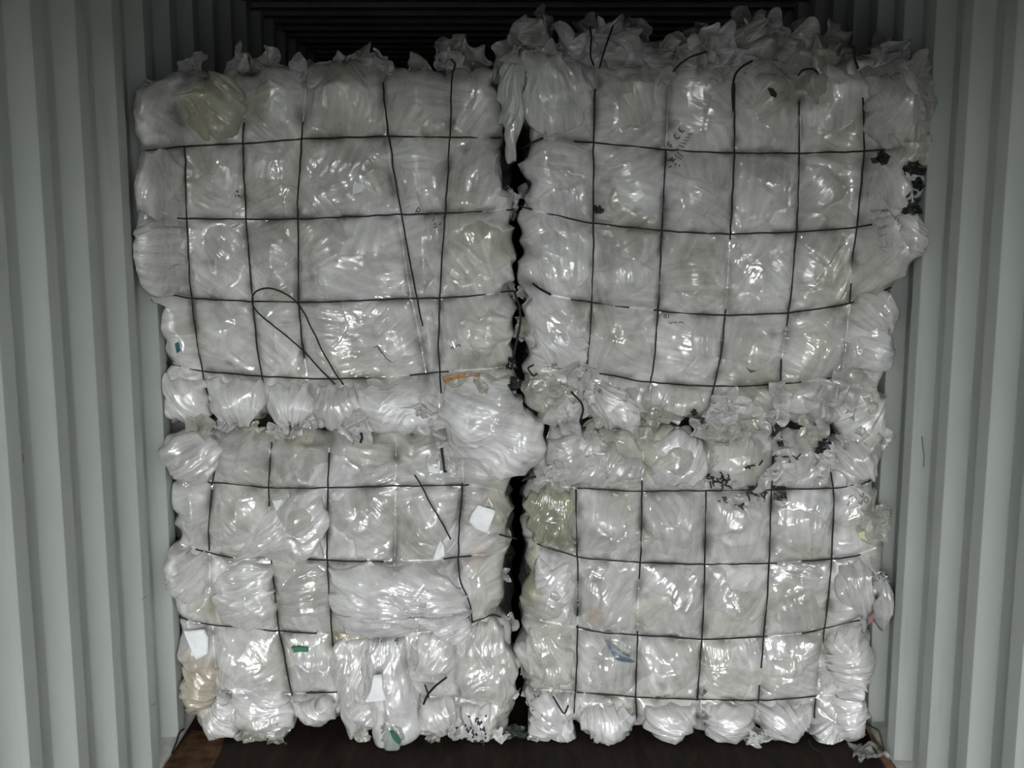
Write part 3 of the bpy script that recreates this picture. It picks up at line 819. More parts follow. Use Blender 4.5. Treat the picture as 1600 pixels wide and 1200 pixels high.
# two loose taut wires and the loop
add_wire(B_ul, r_ul, [(598, 128), (602, 165), (609, 210), (630, 335), (650, 450), (661, 508)], 'slack_wire', lift=[0, .02, .035, .035, .03, .0], seed=301)
add_wire(B_ul, r_ul, [(706, 110), (705, 200), (697, 330), (688, 470), (686, 540), (690, 612)], 'slack_wire', lift=[0.005, .02, .03, .03, .02, .015], seed=302)
add_wire(B_ul, r_ul, [(539, 600), (525, 572), (505, 528), (486, 490), (468, 464), (445, 450), (422, 446), (407, 453), (402, 466), (408, 480), (430, 498), (460, 523), (485, 548), (505, 572), (526, 598)],
         'wire_loop', lift=[0, .03, .05, .055, .055, .055, .055, .055, .055, .055, .05, .05, .045, .03, 0], seed=303)
wires(B_ur, r_ur, UR_h, UR_v, [[(895, 1385)], [(812, 1362)], [(832, 860), (890, 985), (1020, 1395)], [(903, 1250), (1290, 1335)]],
      [[(135, 640)], [(230, 600)], [(130, 375), (480, 620)], [(150, 510), (560, 600)], [(150, 410), (440, 475)]])
wires(B_ll, r_ll, LL_h, LL_v, [[(322, 735)], [(305, 365), (418, 600), (690, 738)], [(276, 500)], [(478, 530)]],
      [[(690, 760), (762, 860)], [(690, 792), (868, 1085)], [(705, 1010)], [], []])
add_wire(B_ll, r_ll, [(651, 736), (680, 785), (697, 815), (706, 836)], 'slack_wire', lift=[0.02, .03, .03, .0], seed=311)
add_wire(B_ll, r_ll, [(723, 752), (720, 790), (717, 830), (716, 880), (720, 908), (734, 934), (738, 968)], seed=312, proud=.012)
add_wire(B_ll, r_ll, [(737, 970), (752, 968), (765, 959), (785, 966)], seed=313, proud=.01)
wires(B_lr, r_lr, LR_h, LR_v, [[(900, 1364)], [(838, 1215), (1250, 1345)], [(898, 1200), (1250, 1345)], [(900, 1275)]],
      [[(762, 960), (975, 1115)], [(748, 905), (985, 1125)], [(765, 1095)], [(712, 1045), (1070, 1100)], [(735, 1005), (1088, 1122)]])
# wire ends sticking out
def end_wire(root, pts, Y, rad=0.003):
    q = resample(pts, 14, 1); x, z = P(q[:, 0], q[:, 1], Y if np.isscalar(Y) else np.interp(np.linspace(0, 1, 14), np.linspace(0, 1, len(Y)), Y))
    Yv = np.full(14, Y) if np.isscalar(Y) else np.interp(np.linspace(0, 1, 14), np.linspace(0, 1, len(Y)), Y)
    V, F = tube(np.stack([x, Yv, z], 1), rad); part('wire_end', V, F, M_WIRE, root)
end_wire(r_ur, [(937, 106), (944, 80), (950, 62), (958, 40)], [3.52, 3.47, 3.47, 3.5])
end_wire(r_ur, [(928, 102), (922, 88), (924, 60), (922, 42)], [3.52, 3.49, 3.5, 3.55])
end_wire(r_ur, [(1048, 116), (1062, 100), (1080, 88), (1104, 81)], [3.52, 3.46, 3.45, 3.46])
end_wire(r_ur, [(1146, 175), (1144, 140), (1148, 115), (1160, 103), (1176, 95)], [3.5, 3.47, 3.46, 3.46, 3.46], .0035)
end_wire(r_ur, [(1247, 118), (1254, 109), (1268, 107), (1278, 112), (1278, 120)], [3.49, 3.46, 3.45, 3.46, 3.49])
end_wire(r_ur, [(1334, 72), (1335, 92), (1341, 108)], 3.46, .004)
end_wire(r_ur, [(905, 662), (912, 640), (908, 628), (892, 612)], [3.5, 3.46, 3.45, 3.47], .0035)
end_wire(r_ur, [(834, 570), (824, 575), (833, 588), (840, 584)], 3.44)
end_wire(r_ur, [(832, 443), (845, 452), (860, 460)], [3.45, 3.46, 3.5], .004)
end_wire(r_ur, [(816, 232), (832, 222), (848, 216)], [3.52, 3.46, 3.5])
end_wire(r_ul, [(708, 112), (712, 100), (704, 92)], 3.47)
end_wire(r_ul, [(803, 455), (812, 478), (814, 500), (802, 560)], 3.5, .004)
end_wire(r_ul, [(780, 676), (762, 672), (748, 680)], 3.44, .004)
end_wire(r_ll, [(697, 735), (695, 740), (690, 700)], 3.46, .004)
end_wire(r_ll, [(662, 1100), (668, 1085), (680, 1072), (698, 1058)], [3.48, 3.44, 3.42, 3.42], .004)
end_wire(r_ll, [(664, 1070), (668, 1082), (670, 1090)], 3.43, .003)
end_wire(r_ll, [(564, 676), (566, 684), (563, 692)], 3.44, .004)
end_wire(r_lr, [(864, 1088), (874, 1105), (882, 1117), (888, 1102)], 3.42, .003)
end_wire(r_lr, [(838, 745), (822, 748), (815, 752)], 3.47, .004)
end_wire(r_lr, [(808, 842), (790, 838), (780, 835)], 3.5, .003)

# ---- bulging bags of film on the faces
W1 = (0.68, 0.68, 0.68); W2 = (0.62, 0.62, 0.61); W3 = (0.56, 0.555, 0.53)
bag(B_ll, r_ll, [(520, 885), (560, 880), (620, 876), (680, 882), (715, 905), (735, 945), (736, 990), (722, 1010), (700, 990), (678, 968), (650, 985), (590, 992), (545, 985), (521, 950)], 0.055, gather=(790, 945), seed=1, tint=W1, base=.03, fold=.005)
bag(B_ll, r_ll, [(372, 868), (385, 830), (420, 800), (450, 785), (500, 770), (512, 800), (508, 868), (450, 872), (420, 870)], 0.035, gather=(290, 910), seed=2, tint=W2, fold=.005)
bag(B_ll, r_ll, [(338, 905), (352, 890), (385, 875), (425, 880), (432, 935), (436, 975), (390, 982), (350, 970), (338, 940)], 0.04, gather=(560, 870), seed=3, tint=W2, fold=.006)
bag(B_ll, r_ll, [(645, 1000), (660, 988), (700, 985), (715, 1010), (708, 1050), (680, 1066), (655, 1050), (643, 1030)], 0.05, seed=4, tint=W2)
bag(B_ll, r_ll, [(712, 1010), (735, 978), (770, 965), (790, 985), (806, 1030), (806, 1080), (790, 1100), (755, 1092), (720, 1085), (708, 1050)], 0.06, gather=(770, 880), seed=5, tint=W3, fold=.006)
bag(B_ll, r_ll, [(722, 1095), (775, 1098), (782, 1130), (765, 1155), (740, 1158), (722, 1145)], 0.04, seed=6, tint=W1)
bag(B_ll, r_ll, [(290, 1040), (315, 1030), (338, 1045), (340, 1085), (330, 1105), (300, 1112), (284, 1080)], 0.05, seed=7, tint=(0.55, 0.49, 0.40))
bag(B_ll, r_ll, [(345, 1075), (372, 1100), (375, 1140), (350, 1152), (325, 1148), (318, 1120)], 0.04, seed=8, tint=W1)
bag(B_ll, r_ll, [(355, 1062), (440, 1075), (456, 1090), (460, 1130), (430, 1150), (385, 1145), (370, 1105)], 0.045, gather=(180, 1085), seed=9, tint=W1, fold=.005)
bag(B_ll, r_ll, [(465, 1090), (525, 1088), (528, 1115), (505, 1130), (480, 1127), (465, 1110)], 0.05, seed=10, tint=W2)
# ragged bag hanging over the floor
bag(B_ll, r_ll, [(522, 1000), (570, 995), (580, 1070), (575, 1125), (552, 1152), (532, 1120), (522, 1060)], 0.04, gather=(560, 920), seed=11, tint=W2, fold=.005, name='hanging_bag')
bag(B_ll, r_ll, [(578, 992), (632, 990), (640, 1040), (655, 1100), (658, 1135), (640, 1158), (618, 1168), (598, 1160), (582, 1115), (572, 1080), (574, 1030)], 0.06, gather=(605, 925), seed=12, tint=W1, fold=.006, name='hanging_bag', base=.05)
bag(B_ll, r_ll, [(655, 1092), (700, 1085), (718, 1100), (716, 1130), (690, 1142), (655, 1138)], 0.05, seed=13, tint=W2)
bag(B_ll, r_ll, [(252, 700), (280, 675), (330, 672), (350, 700), (335, 745), (300, 755), (265, 740)], 0.04, gather=(440, 640), seed=14, tint=W2, fold=.005)
bag(B_ll, r_ll, [(255, 880), (275, 850), (325, 868), (326, 930), (300, 945), (262, 920)], 0.035, seed=15, tint=W2)
# the spill at the right bottom corner of the upper left bale
bag(B_ul, r_ul, [(560, 605), (640, 596), (655, 620), (690, 640), (670, 665), (630, 678), (590, 668), (565, 640)], 0.06, gather=(420, 610), seed=16, tint=W1, fold=.007)
bag(B_ul, r_ul, [(700, 590), (790, 585), (815, 630), (850, 665), (852, 710), (820, 735), (780, 748), (735, 720), (700, 690), (690, 640)], 0.08, gather=(560, 560), seed=17, tint=W1, fold=.007, base=.05, name='film_spill')
bag(B_ul, r_ul, [(420, 600), (480, 600), (500, 640), (470, 665), (430, 660), (418, 630)], 0.045, seed=18, tint=W1)
bag(B_ul, r_ul, [(330, 592), (412, 597), (415, 640), (400, 662), (355, 660), (333, 640)], 0.045, seed=19, tint=W2, fold=.004)
bag(B_ul, r_ul, [(255, 585), (325, 590), (330, 640), (300, 662), (262, 650)], 0.045, gather=(220, 520), seed=20, tint=W2)
bag(B_ul, r_ul, [(500, 600), (560, 605), (565, 650), (545, 678), (510, 665), (490, 640)], 0.045, seed=21, tint=W3)
bag(B_ul, r_ul, [(310, 125), (370, 112), (383, 150), (378, 215), (340, 222), (300, 205), (288, 160)], 0.03, seed=22, tint=(0.33, 0.32, 0.25))
bag(B_ul, r_ul, [(212, 360), (240, 345), (280, 350), (288, 420), (280, 455), (248, 462), (222, 450), (208, 410)], 0.05, seed=23, tint=W3, base=.02)
bag(B_ul, r_ul, [(228, 240), (282, 238), (284, 330), (250, 345), (215, 330), (212, 270)], 0.04, gather=(290, 120), seed=24, tint=W3)
# upper right bale lobes
bag(B_ur, r_ur, [(818, 85), (850, 80), (900, 100), (925, 130), (915, 190), (860, 212), (825, 200), (815, 150)], 0.05, gather=(840, -60), seed=25, tint=W2)
bag(B_ur, r_ur, [(786, 90), (812, 70), (822, 110), (818, 180), (808, 250), (790, 262), (783, 200), (780, 140)], 0.03, gather=(812, 70), seed=26, tint=(0.50, 0.52, 0.49), base=.02, fold=.006, name='film_streamer')
bag(B_ur, r_ur, [(1368, 335), (1380, 325), (1400, 345), (1402, 400), (1392, 415), (1378, 400), (1370, 370)], 0.05, gather=(1375, 325), seed=27, tint=W2)
bag(B_ur, r_ur, [(1405, 345), (1425, 330), (1440, 350), (1453, 378), (1435, 400), (1408, 412), (1402, 385)], 0.05, seed=28, tint=W3)
bag(B_ur, r_ur, [(1335, 530), (1350, 520), (1385, 525), (1397, 545), (1392, 568), (1365, 585), (1345, 575)], 0.055, seed=29, tint=W1)
bag(B_ur, r_ur, [(1330, 460), (1385, 455), (1398, 490), (1396, 515), (1350, 518), (1330, 500)], 0.04, seed=30, tint=W3)
bag(B_ur, r_ur, [(1282, 625), (1350, 610), (1380, 620), (1378, 650), (1375, 700), (1340, 700), (1300, 670)], 0.05, gather=(1440, 540), seed=31, tint=W2, fold=.006)
bag(B_ur, r_ur, [(835, 490), (900, 482), (918, 540), (910, 575), (860, 570), (832, 545)], 0.045, seed=32, tint=W1)
bag(B_ur, r_ur, [(1355, 120), (1400, 115), (1430, 150), (1432, 215), (1385, 228), (1355, 200)], 0.05, gather=(1400, 20), seed=33, tint=W3)
bag(B_ur, r_ur, [(930, 600), (985, 605), (1010, 640), (990, 672), (945, 665), (925, 640)], 0.05, seed=34, tint=W2)
bag(B_ur, r_ur, [(1372, 262), (1395, 255), (1420, 285), (1428, 322), (1405, 335), (1380, 325), (1368, 295)], 0.04, gather=(1340, 200), seed=60, tint=W3)
# lower right lobes
bag(B_lr, r_lr, [(860, 690), (905, 668), (960, 690), (1005, 725), (1000, 748), (940, 758), (885, 752), (858, 725)], 0.06, gather=(1040, 600), seed=35, tint=W3, fold=.006)
bag(B_lr, r_lr, [(1020, 690), (1055, 665), (1098, 690), (1100, 745), (1060, 760), (1018, 752)], 0.05, gather=(1150, 600), seed=36, tint=W1)
bag(B_lr, r_lr, [(1305, 690), (1350, 695), (1370, 720), (1365, 745), (1320, 755), (1302, 730)], 0.06, seed=37, tint=W2)
bag(B_lr, r_lr, [(1305, 885), (1340, 870), (1358, 885), (1362, 930), (1350, 962), (1325, 955), (1305, 920)], 0.05, seed=38, tint=(0.5, 0.5, 0.49), fold=.005)
bag(B_lr, r_lr, [(1362, 890), (1380, 895), (1396, 935), (1395, 965), (1375, 982), (1360, 965)], 0.045, gather=(1364, 885), seed=39, tint=(0.5, 0.5, 0.49), fold=.005)
bag(B_lr, r_lr, [(1290, 990), (1335, 975), (1360, 1000), (1363, 1040), (1350, 1075), (1310, 1070), (1288, 1040)], 0.05, seed=40, tint=W2)
bag(B_lr, r_lr, [(1300, 1085), (1345, 1075), (1352, 1110), (1342, 1150), (1320, 1158), (1300, 1130)], 0.05, seed=41, tint=W1, fold=.005)
bag(B_lr, r_lr, [(1265, 1140), (1300, 1118), (1310, 1150), (1292, 1172), (1275, 1165)], 0.04, seed=42, tint=W1, name='film_flap')
bag(B_lr, r_lr, [(825, 975), (860, 980), (895, 1010), (895, 1060), (860, 1072), (830, 1050), (820, 1010)], 0.05, seed=43, tint=(0.58, 0.575, 0.54), fold=.006)
bag(B_lr, r_lr, [(830, 1085), (870, 1078), (890, 1110), (880, 1140), (850, 1155), (828, 1140)], 0.05, seed=44, tint=W1)
bag(B_lr, r_lr, [(862, 1150), (880, 1115), (898, 1128), (896, 1152), (880, 1162)], 0.035, seed=45, tint=W1, name='film_flap')
for i, (a, b, c) in enumerate(((905, 990, 1152), (1005, 1082, 1148), (1096, 1176, 1152), (1186, 1262, 1148))):
    bag(B_lr, r_lr, [(a, 1098), ((a + b) / 2, 1096), (b, 1100), (b, 1130), ((a + b) / 2 + 12, c + 10), ((a + b) / 2 - 20, c), (a, 1130)], 0.055, seed=46 + i, tint=W1, fold=.005)
bag(B_lr, r_lr, [(824, 770), (850, 755), (895, 765), (897, 850), (870, 856), (835, 842), (820, 810)], 0.05, gather=(870, 700), seed=52, tint=(0.31, 0.31, 0.225), fold=.004, name='olive_film_bulge')['label'] = 'olive-tinted film bulge'
bag(B_lr, r_lr, [(838, 870), (890, 878), (898, 930), (895, 975), (855, 962), (832, 930)], 0.045, gather=(980, 820), seed=53, tint=W1, fold=.006)

# ---- loose tufts
rnd = np.random.RandomState(5)
TT = [(0.58, 0.58, 0.56), (0.66, 0.66, 0.65), (0.50, 0.50, 0.43), (0.72, 0.72, 0.72)]
def tufts(root, x0, x1, y0, y1, n, Y0, Y1, s0, s1, seed, mat=None, asp=0.8):
    r = np.random.RandomState(seed)
    for i in range(max(2, int(n * 0.62))):
        tuft(root, r.uniform(x0, x1), r.uniform(y0, y1), r.uniform(Y0, Y1), r.uniform(s0, s1) * 1.35, seed * 100 + i, asp=asp * r.uniform(.6, 1.2), ang=r.uniform(0, 3.1),
             mat=mat or (M_THIN if r.rand() < .7 else M_CLEAR), tint=TT[r.randint(4)], n=30)
# top of the upper right bale
tufts(r_ur, 818, 875, 60, 110, 9, 3.50, 3.62, .05, .085, 1)
tufts(r_ur, 900, 1020, 70, 115, 13, 3.50, 3.66, .05, .085, 2)
tufts(r_ur, 1020, 1160, 78, 115, 12, 3.50, 3.64, .045, .08, 3)
tufts(r_ur, 1130, 1240, 60, 110, 12, 3.52, 3.70, .06, .09, 4)
tufts(r_ur, 1240, 1340, 85, 120, 10, 3.50, 3.66, .05, .08, 5)
tufts(r_ur, 1340, 1430, 90, 140, 12, 3.45, 3.60, .05, .08, 6)
for i, (x, y, s) in enumerate(((845, 42, .05), (925, 52, .06), (980, 55, .07), (1090, 62, .05), (1160, 45, .06), (1190, 52, .07), (1300, 66, .06), (1380, 80, .05), (830, 70, .05))):
    tuft(r_ur, x, y, 3.72, s, 700 + i, asp=0.8, ang=1.2 + i, tint=(0.42, 0.43, 0.41), flat=.8)
# right edge
tufts(r_ur, 1425, 1452, 120, 250, 8, 3.30, 3.38, .03, .055, 7)
tufts(r_ur, 1300, 1378, 600, 690, 10, 3.46, 3.53, .035, .06, 8)
tufts(r_ur, 930, 1290, 630, 685, 22, 3.47, 3.54, .03, .055, 9)
tufts(r_ur, 820, 930, 590, 670, 9, 3.48, 3.54, .03, .055, 10)
# top of the upper left bale
tufts(r_ul, 280, 790, 100, 112, 20, 3.55, 3.68, .03, .05, 11, asp=.6)
tufts(r_ul, 700, 790, 88, 108, 5, 3.62, 3.8, .045, .07, 12)
tufts(r_ul, 530, 800, 600, 680, 14, 3.44, 3.52, .035, .06, 13)
tufts(r_ul, 255, 520, 655, 672, 10, 3.49, 3.55, .025, .04, 14)
# edges of the middle gap
tufts(r_ul, 790, 802, 240, 640, 9, 3.60, 3.74, .02, .035, 15)
tufts(r_ur, 818, 832, 250, 640, 9, 3.56, 3.68, .025, .035, 16)
tufts(r_ll, 782, 798, 790, 1130, 9, 3.58, 3.72, .02, .035, 17)
tufts(r_lr, 818, 836, 870, 1130, 8, 3.54, 3.66, .02, .04, 18)
tufts(r_lr, 860, 1000, 680, 750, 8, 3.46, 3.52, .03, .05, 19)
tufts(r_lr, 1130, 1370, 672, 740, 14, 3.46, 3.53, .03, .05, 20)
tufts(r_lr, 1362, 1392, 770, 880, 6, 3.44, 3.52, .03, .05, 21, mat=M_CLEAR)
tufts(r_lr, 840, 1340, 1140, 1158, 14, 3.47, 3.52, .02, .035, 22)
tufts(r_ll, 330, 790, 1135, 1152, 10, 3.47, 3.52, .02, .035, 23)
tufts(r_ll, 660, 700, 690, 740, 3, 3.45, 3.50, .03, .045, 24)
# black film curls on the right shoulder of the upper right bale
for i, (x, y, s) in enumerate(((1378, 247, .022), (1426, 262, .026), (1434, 288, .018), (1422, 304, .016), (1428, 325, .026), (1400, 345, .014))):
    o = tuft(r_ur, x, y, 3.30 if x > 1400 else 3.36, s, 800 + i, mat=M_BLACKF, name='black_film_scrap', n=26, flat=.8); o['label'] = 'black film scrap'
for i, (x, y, s) in enumerate(((1085, 645, .010), (1098, 658, .010), (935, 328, .014), (1219, 693, .010), (1290, 693, .018), (1280, 705, .012), (805, 600, .02), (800, 570, .02))):
    B_, r_ = (B_ur, r_ur) if y < 670 and x > 812 else ((B_lr, r_lr) if x > 812 else ((B_ul, r_ul) if y < 670 else (B_ll, r_ll)))
    o = tuft(r_, x, y, 3.455, s, 820 + i, mat=M_BLACKF, name='black_film_scrap', n=24); o['label'] = 'black film scrap'

# ---- scraps, stickers and print
scrap(B_ll, r_ll, [(738, 795), (748, 780), (775, 790), (762, 822), (745, 817), (734, 806)], M_PAPER, label='white paper scrap', extra=.006)
scrap(B_ll, r_ll, [(678, 868), (685, 845), (690, 836), (696, 845), (696, 862), (684, 870)], M_PAPER, extra=.006)
scrap(B_ll, r_ll, [(293, 978), (325, 976), (331, 988), (331, 1012), (315, 1018), (305, 1000)], M_PAPER, extra=.006, label='crinkled white paper scrap')
scrap(B_ll, r_ll, [(668, 712), (675, 702), (690, 706), (688, 735), (672, 732)], M_PAPER, extra=.006)
scrap(B_ll, r_ll, [(458, 1004), (470, 1002), (485, 1003), (486, 1010), (474, 1010), (462, 1012)], M_GREEN, 'green_scrap', extra=.006, label='green film scrap')
scrap(B_ll, r_ll, [(594, 1020), (606, 1020), (608, 1042), (613, 1058), (581, 1060), (590, 1042)], M_PAPER, extra=.125, label='white bell-shaped paper inside the hanging bag')
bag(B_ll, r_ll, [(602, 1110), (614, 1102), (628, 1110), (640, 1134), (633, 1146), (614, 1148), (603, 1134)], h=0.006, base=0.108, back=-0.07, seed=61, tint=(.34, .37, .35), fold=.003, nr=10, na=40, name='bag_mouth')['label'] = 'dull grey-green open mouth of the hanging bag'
scrap(B_ll, r_ll, [(616, 1108), (621, 1109), (633, 1130), (630, 1136), (622, 1124)], M_GREEN, 'green_scrap', extra=.115, label='green lining in the mouth of the hanging bag')
scrap(B_ll, r_ll, [(430, 776), (448, 774), (438, 792)], M_PAPER, extra=.004)
scrap(B_ur, r_ur, [(1188, 142), (1196, 143), (1202, 152), (1200, 158), (1192, 155)], M_LEAF, 'leaf', extra=.012, label='small dark green leaf')
scrap(B_ur, r_ur, [(1000, 648), (1014, 642), (1024, 648), (1014, 656), (1002, 655)], M_TEAL, 'teal_scrap', extra=.03, label='teal film scrap')
scrap(B_ur, r_ur, [(1158, 568), (1164, 574), (1176, 574), (1166, 578)], M_TEAL, 'teal_scrap', extra=.005)
scrap(B_lr, r_lr, [(1334, 826), (1343, 823), (1346, 838), (1336, 834)], M_YEL, 'yellow_scrap', extra=.008, label='pale yellow scrap')
scrap(B_lr, r_lr, [(1342, 948), (1354, 942), (1352, 958), (1344, 963)], M_PINK, 'pink_scrap', extra=.06, label='dull pink film scrap')
scrap(B_ul, r_ul, [(692, 586), (720, 580), (752, 580), (748, 592), (715, 600), (695, 596)], M_ORANGE, 'orange_scrap', extra=.012, label='orange-brown film scrap')
scrap(B_ul, r_ul, [(556, 288), (563, 286), (577, 289), (570, 300), (554, 305)], M_PAPER, extra=.006)
scrap(B_ul, r_ul, [(280, 534), (286, 531), (290, 545), (283, 549)], M_TEAL, 'teal_scrap', extra=.004)
# lettering fragments on the upper right bale: F C E climbing, grey block below
def glyph(lines, cx, cy, sc, ang):
    c, s = math.cos(ang), math.sin(ang); out = []
    for ln in lines: out.append([(cx + sc * (x * c - y * s), cy + sc * (x * s + y * c)) for x, y in ln])
    return out
G_F = [[(0, 0), (0, 2)], [(0, 0), (1.2, 0)], [(0, 1), (0.9, 1)]]
G_C = [[(1.2, .2), (.6, 0), (.1, .5), (0, 1), (.1, 1.5), (.6, 2), (1.2, 1.8)]]
G_E = [[(1.2, 0), (0, 0), (0, 2), (1.2, 2)], [(0, 1), (1, 1)]]
G_O = [[(.6, 0), (0, .6), (0, 1.4), (.6, 2), (1.1, 1.4), (1.1, .6), (.6, 0)]]
G_1 = [[(0.4, 0), (0.4, 2)]]
a = -0.95
strokes(B_ur, r_ur, glyph(G_F, 1042, 226, 4.4, a) + glyph(G_C, 1050, 214, 4.4, a) + glyph(G_E, 1057, 204, 4.0, a), M_INK, 1.7, label='black letters F C E')
strokes(B_ur, r_ur, [[(1055 + i * 3.2, 232 - i * 4), (1064 + i * 3.0, 236 - i * 5)] for i in range(6)] + [[(1052, 242), (1062, 250)], [(1056, 238), (1064, 246)]], M_GREYINK, 2.6, label='grey barcode-like block')
blots(B_ur, r_ur, 1050, 252, 10, 9, 9, 3, M_INK, 1.5, 4)
strokes(B_ur, r_ur, [[(892, 167), (896, 176), (902, 170), (893, 167)], [(897, 178), (908, 173)]], M_INK, 1.8)
strokes(B_ur, r_ur, glyph(G_O, 1036, 490, 3.4, .1) + glyph(G_1, 1042, 489, 3, .1) + [[(1042, 500), (1045, 505), (1048, 500)], [(1049, 503), (1053, 500), (1054, 504)], [(1057, 503), (1061, 500), (1066, 503)]], M_INK, 1.1)
# upper left bale print
strokes(B_ul, r_ul, [[(650, 331), (656, 323), (658, 330), (650, 331)]], M_INK, 1.4)
blots(B_ul, r_ul, 688, 340, 9, 15, 14, 5, M_BLUEINK, 1.5, 3)
strokes(B_ul, r_ul, [[(588, 540), (594, 536), (598, 545)], [(592, 536), (600, 548)], [(600, 545), (606, 556), (614, 562)]], M_INK, 1.2)
strokes(B_ul, r_ul, [[(706, 541), (709, 537), (711, 541)], [(714, 538), (718, 534)], [(719, 533), (721, 538)]], M_INK, 1.3)
blots(B_ul, r_ul, 372, 300, 5, 8, 5, 6, plain('dark_red_ink', (0.10, 0.02, 0.02), .5), 1.5, 3)
# lower right bale print
blots(B_lr, r_lr, 1120, 742, 15, 13, 20, 7, M_INK, 2.4, 8, label='black broken print')
blots(B_lr, r_lr, 1180, 754, 16, 13, 24, 8, M_INK, 2.4, 9, ang=1.2)
strokes(B_lr, r_lr, [[(1208, 716 - 4), (1226, 708), (1229, 718), (1213, 723), (1210, 713)], [(1216, 715), (1223, 713), (1222, 718)], [(1232, 706), (1240, 712)], [(1236, 712), (1243, 702)], [(1214, 700), (1220, 690), (1222, 683)], [(1216, 702), (1224, 688)]], M_INK, 2.2, label='black square character print')
strokes(B_lr, r_lr, [[(1207 + i * 5, 756), (1209 + i * 5, 778)] for i in range(4)] + [[(1206, 762), (1226, 760)], [(1206, 770), (1226, 768)], [(1206, 776), (1226, 777)], [(1209, 752), (1207, 738), (1212, 728)]], M_INK, 4.0, label='black blocked print')
blots(B_lr, r_lr, 1218, 784, 9, 6, 10, 9, M_GREYINK, 1.5, 3)
blots(B_lr, r_lr, 1125, 775, 10, 4, 8, 10, M_INK, 1.5, 3)
blots(B_lr, r_lr, 1188, 774, 8, 5, 8, 11, M_GREYINK, 1.5, 3)
strokes(B_lr, r_lr, [[(1142, 782), (1152, 784), (1158, 780)], [(1150, 783), (1156, 788)], [(1155, 722), (1168, 718), (1172, 720)], [(1179, 720), (1186, 713)], [(1160, 718), (1164, 724)]], M_INK, 2.8)
strokes(B_lr, r_lr, [[(1320, 772), (1328, 769), (1332, 774)], [(1337, 768), (1342, 773), (1345, 766)], [(1318, 785), (1322, 778)], [(1334, 778), (1338, 783), (1342, 776)], [(1345, 780), (1344, 774), (1350, 772), (1352, 779), (1346, 781)]], M_GREYINK, 2.0, label='grey letters UO fragment')
strokes(B_lr, r_lr, [[(948 + i * 7, 998 + i * 4), (954 + i * 7, 1001 + i * 4)] for i in range(5)] + [[(950 + i * 7, 1006 + i * 4), (956 + i * 7, 1009 + i * 4)] for i in range(5)] + [[(945, 994), (960, 1018), (990, 1028)]], M_BLUEINK, 3.2, label='blue-grey two-line print')
for (cx, cy, rx, ry, n_, sdv) in ((1405 - 90, 905, 10, 10, 5, 12), (845, 1090, 12, 22, 9, 13), (1090, 1078, 12, 6, 8, 14)):
    blots(B_lr, r_lr, cx, cy, rx, ry, n_, sdv, M_INK, 1.5, 2.5)
def dots(B, root, cx, cy, rx, ry, n, seed, lift):
    r = np.random.RandomState(seed); VV = []; FF = []; off = 0
    for _ in range(n):
        x = cx + r.uniform(-rx, rx); y = cy + r.uniform(-ry, ry)
        q = np.array([(x, y)] * 6) + 1.6 * np.array([(math.cos(k), math.sin(k) * 1.4) for k in np.linspace(0, 2 * math.pi, 7)[:-1]])
        V = surf_pts(B, q, lift); V[:, 1] = V[:, 1].min()
        VV += list(V); FF.append(tuple(range(off, off + 6))); off += 6
    ob = part('black_speck_print', VV, FF, M_INK, root); ob['label'] = 'scattered black specks'; ob['kind'] = 'stuff'
dots(B_ll, r_ll, 745, 1118, 16, 20, 40, 4, 0.075)

# ------------------------------------------------------------------ things on the floor and walls
def floor_pt(px, py, z=0.0):
    u = px - 800; v = 600 - py
    fw = FPX * CT + v * ST; up = v * CT - FPX * ST
    k = (z - CH) / up
    return u * k, fw * k
def slab(name, poly, z0, th, mat, label, cat, bend=0.0):
    pts = [floor_pt(a, b) for a, b in poly]
    pts = [(min(max(x, WL + .006), WR - .006), y) for x, y in pts]
    n = len(pts); zz = [z0 + bend * (i % 2) for i in range(n)]
    V = [(x, y, z) for (x, y), z in zip(pts, zz)] + [(x, y, z + th) for (x, y), z in zip(pts, zz)]
    F = [tuple(range(n)), tuple(range(2 * n - 1, n - 1, -1))] + [(i, i + n, (i + 1) % n + n, (i + 1) % n) for i in range(n)]
    o = mesh_obj(name, V, F, mat, smooth=False); o['label'] = label; o['category'] = cat
    return o
slab('cardboard_strip', [(1352, 1138), (1372, 1132), (1392, 1165), (1415, 1205), (1428, 1240), (1392, 1240), (1378, 1195)], 0.002, 0.004, M_CARD, 'torn brown cardboard strip on the floor beside the right wall', 'cardboard', 0.003)
slab('wood_offcut', [(300, 1142), (352, 1150), (345, 1175), (330, 1205), (268, 1245), (232, 1240), (262, 1190)], 0.001, 0.003, M_WORN, 'worn brown board strip on the floor along the left wall', 'board', 0.0)
def floor_tuft(px, py, size, seed, mat, tint, name, label, cat, up=0.02):
    x, y = floor_pt(px, py)
    nz = [Perlin(seed + k) for k in range(3)]
    n = 20; a, b = np.meshgrid(np.linspace(-1, 1, n), np.linspace(-1, 1, n))
    rr = 1 + .3 * nz[0](a * 2, b * 2)
    X = x + size * (a * rr + .3 * nz[1](a * 2 + 4, b * 2)); Y = y + size * .8 * (b * rr + .3 * nz[2](a * 2, b * 2 + 4))
    Z = 0.004 + up * np.clip(.5 + nz[1](a * 1.8, b * 1.8) + .5 * (1 - 2 * np.abs(nz[2](a * 4, b * 4))), 0, 3)
    X = np.clip(X, WL + .006, WR - .006)
    V = np.stack([X, Y, Z], -1).reshape(-1, 3); idx = np.arange(n * n).reshape(n, n)
    F = np.stack([idx[:-1, :-1], idx[:-1, 1:], idx[1:, 1:], idx[1:, :-1]], -1).reshape(-1, 4)
    o = mesh_obj(name, V, F, mat, cols=np.tile(np.array(tint), (len(V), 1)), fold=V[:, :2].copy()); o['label'] = label; o['category'] = cat
floor_tuft(1362, 1182, .06, 41, M_CLEAR, (.45, .45, .42), 'film_scrap', 'clear crumpled film scrap on the floor under the right bale corner', 'film')
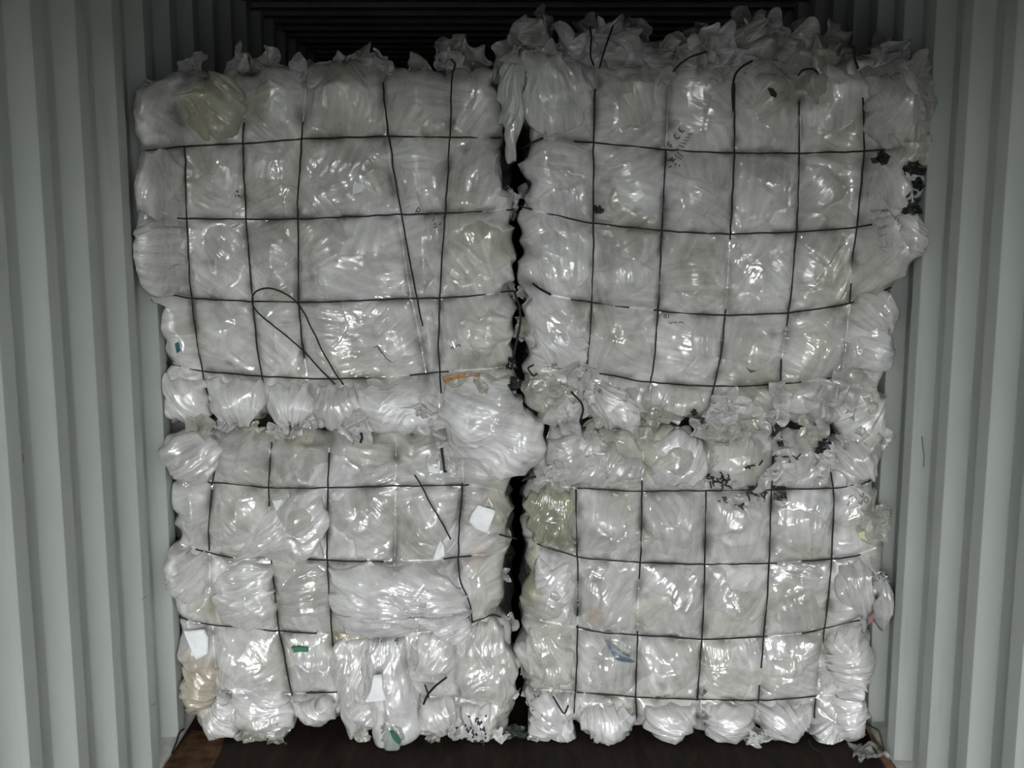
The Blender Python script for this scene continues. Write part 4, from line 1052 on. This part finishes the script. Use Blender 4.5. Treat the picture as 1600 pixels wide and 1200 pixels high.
floor_tuft(1395, 1140, .04, 43, M_CLEAR, (.62, .60, .50), 'film_scrap', 'pale yellowish film scrap against the foot of the right wall', 'film', .04)
floor_tuft(1330, 1150, .035, 47, M_CLEAR, (.4, .4, .4), 'film_scrap', 'small grey film scrap at the right end under the lower right bale', 'film', .02)
floor_tuft(795, 1152, .06, 51, M_CLEAR, (.20, .25, .22), 'film_scrap', 'dark greenish film scrap on the floor in the gap between bales', 'film', .02)
def floor_cord(pts, zs, rad, mat, name, label, cat):
    q = resample(pts, 26, 2); z = np.interp(np.linspace(0, 1, 26), np.linspace(0, 1, len(zs)), zs)
    P3 = []
    for (a, b), h in zip(q, z):
        x, y = floor_pt(a, b, h); P3.append((min(max(x, WL + .006), WR - .008), y, h + rad))
    V, F = tube(P3, rad); o = mesh_obj(name, V, F, mat); o['label'] = label; o['category'] = cat
floor_cord([(1358, 1132), (1372, 1140), (1382, 1155), (1382, 1180)], [.01, .05, .03, .004], .003, plain('olive_cord', (.06, .06, .035), .8), 'cord', 'thin dark cord curling up at the foot of the right wall', 'cord')
floor_cord([(1352, 1148), (1362, 1165), (1385, 1205), (1400, 1240)], [.004, .02, .006, .004], .003, M_WIRE, 'wire_offcut', 'black wire offcut lying along the cardboard strip', 'wire')
floor_cord([(1264, 1158), (1268, 1168), (1280, 1176)], [.02, .01, .002], .003, M_WIRE, 'wire_offcut', 'short black wire offcut under the lower right bale', 'wire')
floor_cord([(288, 1140), (272, 1150), (262, 1160), (262, 1178)], [.03, .03, .015, .004], .003, M_WIRE, 'wire_offcut', 'short black wire offcut at the foot of the left wall', 'wire')

# small scuffs on the painted ribs
def scuff(side, pts, root_name):
    q = np.array(pts, float); x0 = WL if side < 0 else WR
    VV = []
    wgt = 1.0
    for (px, py) in q:
        for dpx in (-wgt, wgt):
            u = px + dpx - 800; v = 600 - py
            fw = FPX * CT + v * ST; up = v * CT - FPX * ST
            # march to the ribbed wall crest plane
            k = x0 * 0.9985 / u
            VV.append((x0 - side * 0.0015, fw * k, CH + up * k))
    F = [(2 * i, 2 * i + 1, 2 * i + 3, 2 * i + 2) for i in range(len(q) - 1)]
    mesh_obj('scuff', VV, F, M_GREYINK, wall_l if side < 0 else wall_r, smooth=False)
scuff(1, [(1440, 682), (1442, 700), (1444, 712), (1443, 730)], 's')
scuff(-1, [(222, 937), (228, 932), (233, 930)], 's')
scuff(-1, [(234, 1104), (240, 1101), (244, 1097)], 's')
scuff(-1, [(36, 710), (37, 722)], 's')
